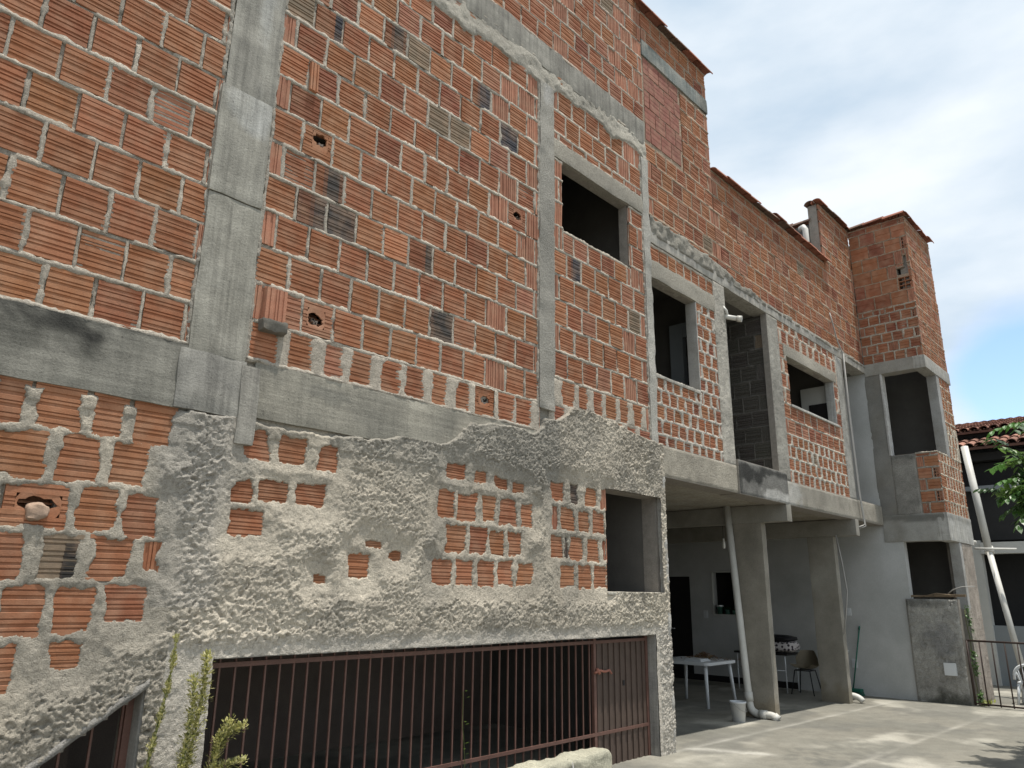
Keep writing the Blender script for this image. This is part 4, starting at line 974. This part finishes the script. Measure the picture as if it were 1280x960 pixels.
# side table with bundle
e = empty('side_table', (14.65, 2.1, gc), 'dark side table with thin pale legs behind the porch column', 'table')
mb = MB(); lumpy(mb, 14.35, 14.95, 1.68, 2.75, .54, .58, .2, 0, rnd=.006); mb.build('tabletop', M['dark_wood'], e)
for (x, y) in ((14.39, 1.74), (14.91, 1.74), (14.39, 2.7), (14.91, 2.7)):
    mb = MB(); tube(mb, [(x, y, .54), (x, y, gc)], .012, 8); mb.build('leg', M['plastic_white'], e)
mb = MB(); tube(mb, [(14.39, 1.74, .27), (14.39, 2.7, .27)], .009, 8); mb.build('rail', M['plastic_white'], e)
e = empty('cloth_bundle', (14.62, 2.0, .58), 'bulky bundle of spotted cloth under a black cover on the side table', 'bundle')
def blob(mb, c, s, seed, fr=5, amp=.12, flat=.0, n=28, m_=18, mat=0):
    V = []
    for j in range(m_ + 1):
        ph = math.pi * j / m_
        for i in range(n):
            th = 2 * math.pi * i / n; V.append((math.sin(ph) * math.cos(th), math.sin(ph) * math.sin(th), math.cos(ph)))
    V = np.array(V); r = 1 + amp * fbm(V[:, 0] * fr * .5 + seed, V[:, 1] * fr * .5, V[:, 2] * fr * .5, s=seed, o=4)
    V = np.sign(V) * np.abs(V) ** .75 * r[:, None]; V[:, 2] = np.maximum(V[:, 2], -.92)
    V = V * np.array(s) + np.array(c)
    F = [(j * n + i, (j + 1) * n + i, (j + 1) * n + (i + 1) % n, j * n + (i + 1) % n) for j in range(m_) for i in range(n)]
    mb.add(V, F, mat, (1, 1, 1), True)
mb = MB(); blob(mb, (14.62, 1.98, .70), (.27, .42, .125), 4); mb.build('spotted_cloth', M['cloth'], e)
mb = MB(); blob(mb, (14.62, 2.04, .83), (.29, .45, .07), 8, amp=.25); mb.build('black_cover', M['black'], e)
# broom
e = empty('broom', (15.18, .78, gz(15.2)), 'green broom leaning against the smooth grey wall', 'broom')
mb = MB(); tube(mb, [(15.16, .82, gz(15.2) + .1), (15.275, .63, 1.06)], .012, 8); tube(mb, [(15.272, .635, 1.03), (15.278, .625, 1.09)], .016, 8); mb.build('handle', M['green'], e)
mb = MB(); V = []
lumpy(mb, 15.08, 15.24, .66, 1.0, gz(15.2) + .07, gz(15.2) + .12, .05, .0, rnd=.01); mb.build('head', M['green'], e)
mb = MB()
for k in range(150):
    x = random.uniform(15.09, 15.23); y = random.uniform(.67, .99); tube(mb, [(x, y, gz(15.2) + .075), (x + random.gauss(0, .008), y + (y - .83) * .2, gz(15.2) + .003)], .004, 4, caps=False)
mb.build('bristles', M['green'], e)
# pots on the sill
def jar(x, y, z, r, h, lab, mat, plant):
    e = empty('potted_plant' if plant else 'jar', (x, y, z), lab, 'potted plant' if plant else 'jar')
    mb = MB(); lathe(mb, (x, y, z), [(0, 0), (r * .8, 0), (r, h * .85), (r * 1.08, h * .86), (r * 1.08, h), (r * .9, h), (r * .85, h * .8), (0, h * .78)], 18); mb.build('pot' if plant else 'jar_body', M[mat], e)
    if not plant:
        mb = MB(); lathe(mb, (x, y, z + h), [(0, .001), (r * 1.1, .001), (r * 1.1, .03), (0, .035)], 18); mb.build('lid', M['plastic_white'], e)
    else:
        mb = MB()
        for k in range(60):
            a = random.uniform(0, 6.28); l = random.uniform(.05, .13); t = random.uniform(.2, 1.2); b = Vector((x, y, z + h * .8)); d = Vector((math.cos(a) * math.sin(t), math.sin(a) * math.sin(t), math.cos(t)))
            s = d.orthogonal().normalized() * .014; p = b + d * l
            mb.add([tuple(b), tuple(b + d * l * .6 + s), tuple(p), tuple(b + d * l * .6 - s)], [(0, 1, 2, 3)], 0, np.array((.03, .08, .03)) * random.uniform(.6, 1.5))
        mb.build('leaves', M['leaf'], e)
jar(XB + .01, 3.5, 1.236, .07, .15, 'pale jar with a white lid on the dark porch window sill', 'glass_green', False)
jar(XB + .0, 3.32, 1.236, .06, .09, 'small plant in a green pot at the middle of the window sill', 'glass_green', True)
jar(XB + .0, 3.17, 1.236, .05, .08, 'small plant in a green pot at the drainpipe end of the window sill', 'glass_green', True)

# planks and sticks lying on the low wall
for k, (x, y0, y1, z, lab) in enumerate([(15.30, -1.22, -.72, 1.64, 'short weathered plank lying on top of the low rough wall'), (15.37, -1.05, -.30, 1.63, 'longer grey plank lying behind the short one on the low rough wall')]):
    mb = MB(); lumpy(mb, x - .03, x + .03, y0, y1, z, z + .045 - .01 * k, .04, .004, rnd=.005); mb.build('plank', M['wood'], loc=(x, (y0 + y1) / 2, z), label=lab, category='plank')
for k, (pts, lab) in enumerate([([(15.26, -.95, 1.69), (15.22, -1.05, 1.76), (15.2, -1.2, 1.81), (15.2, -1.4, 1.82)], 'thin pale bent stick arching above the plank on the low wall'), ([(15.24, -.5, 1.63), (15.24, -.78, 1.70), (15.22, -1.0, 1.67)], 'thin dark stick lying across the low wall top')]):
    mb = MB(); tube(mb, pts, .009, 6); mb.build('stick', M['wood'] if k else M['cable'], loc=pts[0], label=lab, category='stick')

# ------------------------------------------------------------------ plants
def leaf_quad(mb, p, d, w, l, col, up=Vector((0, 0, 1)), fold=.15):
    d = d.normalized(); s = d.cross(up); s = s.normalized() if s.length > .01 else d.orthogonal().normalized(); nrm = s.cross(d)
    m = p + d * l * .45; V = [p, m + s * w + nrm * w * fold, p + d * l, m - s * w + nrm * w * fold]
    mb.add([tuple(v) for v in V] , [(0, 1, 2, 3)], 0, col)
def weed(x, y, z1, lean, r, n, label, side=()):
    e = empty('tall_weed', (x, y, 0), label, 'weed', 'tall weeds by the gate pier')
    ax = lambda t: Vector((x + lean * t * t + .015 * math.sin(7 * t + x), y + .02 * math.sin(5 * t), z1 * t))
    mb = MB(); tube(mb, [tuple(ax(k / 14)) for k in range(15)], [.008 * (1 - k / 16) + .002 for k in range(15)], 6)
    br = []
    for (t, dx, dz) in side:
        b = ax(t); pts = [b, b + Vector((dx * .5, -.02, dz * .7)), b + Vector((dx, -.03, dz))]; br.append(pts); tube(mb, [tuple(q) for q in pts], [.004, .003, .002], 5)
    mb.build('stem', M['stem'], e)
    mb = MB()
    def cluster(c, rad, m):
        for _ in range(m):
            o = Vector((random.gauss(0, 1), random.gauss(0, 1), random.gauss(0, .7))); o = o.normalized() * rad * random.random() ** .5
            dd = (o + Vector((0, 0, .02))).normalized() if o.length > 1e-4 else Vector((0, 0, 1)); col = np.array(random.choice([(.52, .49, .2), (.58, .55, .28), (.42, .41, .15), (.28, .29, .09)])) * random.uniform(.7, 1.15)
            leaf_quad(mb, c + o, dd, random.uniform(.004, .009), random.uniform(.012, .026), col)
    for k in range(n):
        t = .25 + .75 * (k / n); cl = .55 + .45 * math.sin(k * .9 + x * 7); cluster(ax(t), r * (1.15 - .55 * t) * cl + .004, int(26 * cl) + 5)
    for pts in br:
        for k in range(9): a = k / 8; c = pts[0].lerp(pts[1], a * 2) if a < .5 else pts[1].lerp(pts[2], a * 2 - 1); cluster(c, .03, 34)
    mb.build('leaf_clusters', M['weed'], e)
weed(1.86, -.30, 1.36, .05, .022, 50, 'thin sparse yellow green weed growing alone before the plaster pier')
weed(2.08, -.30, 1.27, .02, .062, 95, 'dense upright weed in front of the left edge of the gate')
weed(2.03, -.34, 1.14, -.01, .055, 80, 'shorter dense weed crowding against the left of the dense upright weed')
weed(2.13, -.34, .84, .08, .05, 60, 'side weed with drooping light green tips across the first gate bars', side=[(.8, .06, .22), (.9, .13, .1), (.75, .17, .04)])
mb = MB(); pts = [(4.52, .06, -.05), (4.53, .07, .3), (4.51, .065, .45), (4.49, .07, .6), (4.5, .075, .75), (4.49, .07, .83)]; e = empty('gate_vine', (4.52, .06, 0), 'single thin vine shoot climbing between the gate bars', 'vine')
tube(mb, pts, .003, 5); mb.build('stem', M['stem'], e); mb = MB()
for (z, s) in ((.36, 1), (.4, -1), (.44, 1), (.58, 1), (.6, -1), (.78, 1), (.83, -1)):
    leaf_quad(mb, Vector((4.51, .06, z)), Vector((.5 * s, -.7, .3)), .012, .045, (.16, .26, .05))
mb.build('leaves', M['weed'], e)
e = empty('climbing_vine', (15.5, -1.16, gz(15.5)), 'green creeper climbing the street corner of the low rough wall', 'vine')
mb = MB(); tube(mb, [(15.42 + .05 * math.sin(k), -1.15, gz(15.5) + k * .13) for k in range(13)], .006, 5); mb.build('stem', M['stem'], e)
mb = MB()
for k in range(300):
    z = random.choice([random.uniform(-.1, .1), random.uniform(.35, .75), random.uniform(.9, 1.5)]); x = 15.42 + .05 * math.sin(z * 7.7) + random.gauss(0, .05)
    leaf_quad(mb, Vector((x, -1.15 - random.uniform(0, .06), z)), Vector((random.gauss(0, 1), -.5, random.gauss(-.3, .6))), .018, .055, np.array((.06, .12, .03)) * random.uniform(.6, 1.8))
for k in range(60): leaf_quad(mb, Vector((15.5 + random.gauss(0, .1), -1.2 - random.uniform(0, .12), gz(15.5) + .02)), Vector((random.gauss(0, 1), random.gauss(0, 1), 1)), .02, .09, np.array((.25, .27, .07)) * random.uniform(.6, 1.3))
mb.build('leaves', M['weed'], e)

def tree(cx, cy, z0, z1, rad, label):
    g0 = gz(cx); e = empty('leafy_tree', (cx, cy, g0), label, 'tree')
    mb = MB(); tube(mb, [(cx, cy, g0), (cx + .03, cy, 1.0), (cx - .02, cy + .05, 2.0), (cx, cy, z0 + .6)], [.11, .09, .075, .05], 12)
    tips = []
    for k in range(46):
        a = random.uniform(0, 6.28); el = random.uniform(-.5, 1.3); L_ = rad * random.uniform(.65, 1.0); s = Vector((cx, cy, random.uniform(z0 - .2, z0 + .9)))
        a = a if math.sin(a) < .9 else -a; d = Vector((math.cos(a) * math.cos(el), math.sin(a) * math.cos(el), math.sin(el) * (z1 - z0) / rad * .55)); p1 = s + d * L_ * .55; p2 = s + d * L_ + Vector((0, 0, -.12))
        tube(mb, [tuple(s), tuple(p1), tuple(p2)], [.03, .016, .005], 6); tips.append((p1, p2)); tips.append((p1.lerp(p2, .4), p2 + Vector((random.gauss(0, .25), random.gauss(0, .25), random.uniform(-.35, .15)))))
    mb.build('trunk', M['bark'], e)
    mb = MB()
    for (a, b) in tips:
        for q in range(7):
            # compound leaf: rachis with paired drooping leaflets
            s = a.lerp(b, random.uniform(.2, 1.05)) + Vector((random.gauss(0, .09), random.gauss(0, .09), random.gauss(0, .09)))
            if s.y > -2.74: continue
            d = Vector((random.gauss(0, 1), random.gauss(0, 1), random.uniform(-.5, .5))).normalized(); L_ = random.uniform(.2, .36); tone = random.uniform(.55, 1.5); base = np.array(random.choice([(.06, .14, .03), (.045, .105, .03), (.10, .18, .04)])) * tone
            for j in range(6):
                p = s + d * L_ * (j / 5) + Vector((0, 0, -.10 * (j / 5) ** 2))
                for sd in (-1, 1):
                    w = d.cross(Vector((0, 0, 1))); w = w.normalized() * sd if w.length > .01 else Vector((sd, 0, 0)); dd = (w * .75 + d * .5 + Vector((0, 0, -.55 + random.gauss(0, .2)))).normalized()
                    l = random.uniform(.09, .14); wd = l * .24; sdv = dd.cross(Vector((0, 0, 1))).normalized(); nr = sdv.cross(dd)
                    V = [p, p + dd * l * .3 + sdv * wd, p + dd * l * .65 + sdv * wd * .8 - nr * .005, p + dd * l - nr * .015, p + dd * l * .65 - sdv * wd * .8 - nr * .005, p + dd * l * .3 - sdv * wd, p + dd * l * .45 - nr * wd * .35]
                    mb.add([tuple(v) for v in V], [(0, 1, 2, 6), (2, 3, 4, 6), (4, 5, 0, 6)], 0, base * random.uniform(.85, 1.2))
    mb.build('crown', M['leaf'], e)
tree(10.5, -3.9, 2.3, 3.6, 1.35, 'leafy green tree reaching in from the right edge of the picture')

# ------------------------------------------------------------------ right-hand yard
e = empty('metal_fence', (15.4, -1.8, gz(15.4)), 'low rusty iron railing between the low wall and the yard', 'fence')
gf = gz(15.4); X_ = 15.25
mb = MB(); tube(mb, [(X_, -1.13, .92), (X_, -3.4, .90)], .016, 8); tube(mb, [(X_, -1.13, gf + .05), (X_, -3.4, gf + .03)], .014, 8); mb.build('rail', M['dark_iron'], e)
for k in range(13):
    y = -1.14 - k * .185; mb = MB(); tube(mb, [(X_, y, gf + .02), (X_, y, .92)], .011 if k % 12 else .02, 8); mb.build('bar', M['dark_iron'], e)
# neighbour's house
XN = 20.0
e = empty('neighbour_house', (XN, -3, gz(XN)), 'grey neighbouring house with two tiers of red clay roof tiles and a dark veranda', 'house'); gN = gz(XN)
mb = MB(); box(mb, XN + 1.2, XN + 1.35, -9, 3, gN - .1, 5.6); mb.build('back_wall', M['nbwall'], e)
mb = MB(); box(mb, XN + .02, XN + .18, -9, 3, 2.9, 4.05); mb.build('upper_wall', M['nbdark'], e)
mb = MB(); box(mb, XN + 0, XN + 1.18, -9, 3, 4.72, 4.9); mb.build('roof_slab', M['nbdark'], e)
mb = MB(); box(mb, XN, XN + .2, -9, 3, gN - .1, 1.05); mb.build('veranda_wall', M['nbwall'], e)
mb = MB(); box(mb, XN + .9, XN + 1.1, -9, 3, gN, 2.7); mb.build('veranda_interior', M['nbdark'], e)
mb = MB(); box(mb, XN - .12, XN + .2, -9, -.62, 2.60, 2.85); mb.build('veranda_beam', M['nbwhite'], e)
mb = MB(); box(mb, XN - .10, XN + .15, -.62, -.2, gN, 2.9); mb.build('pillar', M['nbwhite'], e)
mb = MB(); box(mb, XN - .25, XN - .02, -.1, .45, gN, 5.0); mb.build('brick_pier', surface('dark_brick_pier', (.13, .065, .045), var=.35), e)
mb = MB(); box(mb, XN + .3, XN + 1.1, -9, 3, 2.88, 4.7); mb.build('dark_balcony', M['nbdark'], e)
mb = MB(); box(mb, XN - .15, XN - .05, -9, -.5, 4.02, 4.12); mb.build('balcony_rail', M['nbwall'], e)
def tiled(x0, z0, x1, z1, y0, y1, name, pitch=.21):
    mb = MB(); n = int((y1 - y0) / pitch); L_ = math.hypot(x1 - x0, z1 - z0); m = max(2, int(L_ / .36))
    for k in range(n):
        yc = y0 + (k + .5) * pitch
        for j in range(m):
            a0, a1 = j / m, (j + 1.12) / m; V = []
            for (a, lift, rr) in ((a0, .035, .105), (a1, .0, .09)):
                x = x0 + (x1 - x0) * a; z = z0 + (z1 - z0) * a + lift
                for t in np.linspace(0, math.pi, 7): V.append((x, yc + rr * math.cos(t), z + .085 * math.sin(t)))
                for t in np.linspace(0, math.pi, 7): V.append((x, yc + (rr - .014) * math.cos(t), z + .07 * math.sin(t) - .002))
            F = []
            for t in range(6): F += [(t, t + 1, 15 + t, 14 + t), (7 + t, 21 + t, 22 + t, 8 + t), (t, 7 + t, 8 + t, t + 1)]
            col = np.array((.29, .15, .11)) * random.uniform(.5, 1.25); mb.add(V, F, 0, col, False)
    V = [(x0, y0, z0 - .0), (x0, y1, z0 - .0), (x1, y1, z1), (x1, y0, z1), (x0, y0, z0 - .05), (x0, y1, z0 - .05), (x1, y1, z1 - .05), (x1, y0, z1 - .05)]
    mb.add(V, [(0, 1, 2, 3), (7, 6, 5, 4), (0, 4, 5, 1), (3, 2, 6, 7), (0, 3, 7, 4), (1, 5, 6, 2)], 0, (.12, .06, .045))
    return mb.build(name, M['tile'], e)
tiled(XN - .35, 4.98, XN + 1.0, 5.42, -8, .0, 'lower_roof'); tiled(XN + .40, 5.50, XN + 4.5, 6.45, -8, 3.2, 'upper_roof')
mb = MB(); box(mb, XN + .55, XN + .7, -8, 3, 5.1, 5.53); mb.build('eave_board', M['dark_wood'], e)
e = empty('leaning_pole', (17.6, -1.5, gz(17.6)), 'long white pole leaning diagonally in front of the neighbouring house', 'pole')
mb = MB(); tube(mb, [(18.1, -.98, 4.75), (17.75, -1.2, 2.55)], .07, 14); tube(mb, [(17.75, -1.2, 2.58), (17.3, -1.52, .42)], .055, 14); mb.build('pole_tube', M['pvc'], e)
mb = MB(); tube(mb, [(17.8, -1.19, 2.62), (17.74, -1.21, 2.5)], .085, 14); mb.build('coupling', M['pvc'], e)
mb = MB(); tube(mb, [(17.2, -.95, 2.72), (17.4, -1.05, 2.70)], .04, 10); tube(mb, [(17.4, -1.02, 2.58), (17.6, -1.7, 2.56)], .02, 8); mb.build('roof_drain_stub', M['pvc'], loc=(17.2, -.95, 2.7), label='short white pipes sticking out between the building and the leaning pole', category='pipe')
# plastic armchair at the edge of the picture
e = empty('plastic_armchair', (16.4, -1.75, gz(16.4)), 'white plastic armchair with a slotted back behind the railing', 'chair')
ax_, ay, ag = 16.4, -1.80, gz(16.4)
mb = MB(); nb = 9
outer = [( -.20 * 1.0 * math.cos(R(180 * k / 16)), .12 + .34 * math.sin(R(180 * k / 16)) ** .7) for k in range(17)]
tube(mb, [(ax_ - .19 + .02, ay + u * 1.12, ag + .32 + w * .75) for u, w in outer], .022, 8)
for k in range(6):
    u = -.15 + k * .06; h = .12 + .34 * max(.02, 1 - (u / .2) ** 2) ** .35
    tube(mb, [(ax_ - .15, ay + u * .8, ag + .36), (ax_ - .17, ay + u * 1.05, ag + .32 + h * .75)], .012, 6)
mb.build('slotted_backrest', M['plastic_white'], e)
mb = MB(); slab_poly(mb, rrect(ax_ - .19, ax_ + .2, ay - .2, ay + .2, .06), ag + .34, ag + .37); mb.build('seat', M['plastic_white'], e)
for sx in (-1, 1):
    for sy in (-1, 1):
        mb = MB(); tube(mb, [(ax_ + sx * .16, ay + sy * .17, ag + .35), (ax_ + sx * .2, ay + sy * .22, ag)], [.028, .02], 8); mb.build('leg', M['plastic_white'], e)
for sy in (-1, 1):
    mb = MB(); tube(mb, [(ax_ - .17, ay + sy * .21, ag + .5), (ax_ + .1, ay + sy * .25, ag + .52), (ax_ + .17, ay + sy * .24, ag + .48), (ax_ + .17, ay + sy * .2, ag + .35)], .02, 8); mb.build('armrest', M['plastic_white'], e)
# dark potted shrub behind
e = empty('potted_shrub', (17.6, -1.5, gz(17.6)), 'dark leafy shrub in a brown pot behind the railing', 'potted plant')
mb = MB(); lathe(mb, (17.6, -1.5, gz(17.6)), [(0, 0), (.09, 0), (.13, .2), (.14, .2), (.14, .23), (0, .22)], 16); mb.build('pot', M['wood'], e)
mb = MB()
for k in range(320):
    o = Vector((random.gauss(0, 1), random.gauss(0, 1), random.gauss(0, 1))).normalized() * .16 * random.random() ** .4
    leaf_quad(mb, Vector((17.6, -1.5, gz(17.6) + .36)) + o, o, .015, .07, np.array((.05, .045, .03)) * random.uniform(.5, 1.6))
mb.build('leaves', M['leaf'], e)

# ------------------------------------------------------------------ light, sky, camera
SUN_AZ = Vector((.05, -.18, 1)).normalized()
sd = bpy.data.lights.new('sun', 'SUN'); sd.energy = 5; sd.angle = R(.9); sd.color = (1, .95, .87)
so = bpy.data.objects.new('sun', sd); COL.objects.link(so); so.rotation_euler = (-SUN_AZ).to_track_quat('-Z', 'Y').to_euler(); so.location = (0, -10, 30)
W = bpy.data.worlds.new('World'); scene.world = W; W.use_nodes = True; nt = W.node_tree; nt.nodes.clear(); N = nt.nodes.new; L = nt.links.new
out = N('ShaderNodeOutputWorld'); bg = N('ShaderNodeBackground'); bg.inputs[1].default_value = .15; L(bg.outputs[0], out.inputs[0])
sky = N('ShaderNodeTexSky'); sky.sky_type = 'NISHITA'; sky.sun_disc = False; sky.sun_elevation = math.asin(SUN_AZ.z); sky.sun_rotation = math.atan2(SUN_AZ.x, SUN_AZ.y); sky.air_density = 1.0; sky.dust_density = .6; sky.ozone_density = 2.0
tc = N('ShaderNodeTexCoord'); mp = N('ShaderNodeMapping'); mp.inputs['Scale'].default_value = (1.0, 1.0, 2.6); mp.inputs['Location'].default_value = (.35, .2, .1); L(tc.outputs['Generated'], mp.inputs[0])
n1 = N('ShaderNodeTexNoise'); n1.inputs['Scale'].default_value = 1.7; n1.inputs['Detail'].default_value = 9; n1.inputs['Roughness'].default_value = .52; n1.inputs['Distortion'].default_value = .35; L(mp.outputs[0], n1.inputs[0])
n2 = N('ShaderNodeTexNoise'); n2.inputs['Scale'].default_value = 3.2; n2.inputs['Detail'].default_value = 8; n2.inputs['Roughness'].default_value = .5; L(mp.outputs[0], n2.inputs[0])
# clear sky opens in one quarter near the horizon, cloud elsewhere
dt = N('ShaderNodeVectorMath'); dt.operation = 'DISTANCE'; L(tc.outputs['Generated'], dt.inputs[0]); dt.inputs[1].default_value = (.966, .11, .225)
gap = N('ShaderNodeMapRange'); gap.inputs[1].default_value = .02; gap.inputs[2].default_value = .125; gap.inputs[3].default_value = -.46; gap.inputs[4].default_value = .34; L(dt.outputs['Value'], gap.inputs[0])
ad = N('ShaderNodeMath'); ad.operation = 'ADD'; L(n1.outputs[0], ad.inputs[0]); L(gap.outputs[0], ad.inputs[1])
cv = N('ShaderNodeMapRange'); cv.interpolation_type = 'SMOOTHSTEP'; cv.inputs[1].default_value = .38; cv.inputs[2].default_value = .72; cv.inputs[4].default_value = .97; L(ad.outputs[0], cv.inputs[0])
cr = N('ShaderNodeValToRGB'); L(n2.outputs[0], cr.inputs[0])
cr.color_ramp.elements[0].position = .34; cr.color_ramp.elements[0].color = (.55, .67, .79, 1); cr.color_ramp.elements[1].position = .66; cr.color_ramp.elements[1].color = (.90, .95, .99, 1)
cs = N('ShaderNodeVectorMath'); cs.operation = 'SCALE'; cs.inputs['Scale'].default_value = 6.75; L(cr.outputs[0], cs.inputs[0])
mx = N('ShaderNodeMix'); mx.data_type = 'RGBA'; L(cv.outputs[0], mx.inputs[0]); sk = N('ShaderNodeVectorMath'); sk.operation = 'SCALE'; sk.inputs['Scale'].default_value = 1.5; L(sky.outputs[0], sk.inputs[0]); L(sk.outputs[0], mx.inputs[6]); L(cs.outputs[0], mx.inputs[7]); L(mx.outputs[2], bg.inputs[0])

cam = bpy.data.cameras.new('camera'); co = bpy.data.objects.new('camera', cam); COL.objects.link(co); scene.camera = co
f_, p_, r_, y_ = 930.7, .27464, .01241, .75432
cam.sensor_fit = 'HORIZONTAL'; cam.sensor_width = 36; cam.lens = f_ / 1280 * 36; cam.clip_end = 1000; cam.clip_start = .05
D_ = 4.6521566
head = Vector((math.cos(y_), math.sin(y_), 0)); right = Vector((math.sin(y_), -math.cos(y_), 0)); up = Vector((0, 0, 1))
fw = head * math.cos(p_) + up * math.sin(p_); u0 = up * math.cos(p_) - head * math.sin(p_)
rx = right * math.cos(r_) + u0 * math.sin(r_); uy = u0 * math.cos(r_) - right * math.sin(r_)
mat = Matrix((rx, uy, -fw)).transposed().to_4x4(); mat.translation = (0, -D_, 1.6); co.matrix_world = mat
scene.render.engine = 'CYCLES'; scene.render.resolution_x = 1024; scene.render.resolution_y = 768
vs = scene.view_settings; vs.view_transform = 'Standard'; vs.look = 'None'; vs.gamma = 1; vs.exposure = .12; vs.use_curve_mapping = False
scene.cycles.max_bounces = 6; scene.cycles.diffuse_bounces = 4
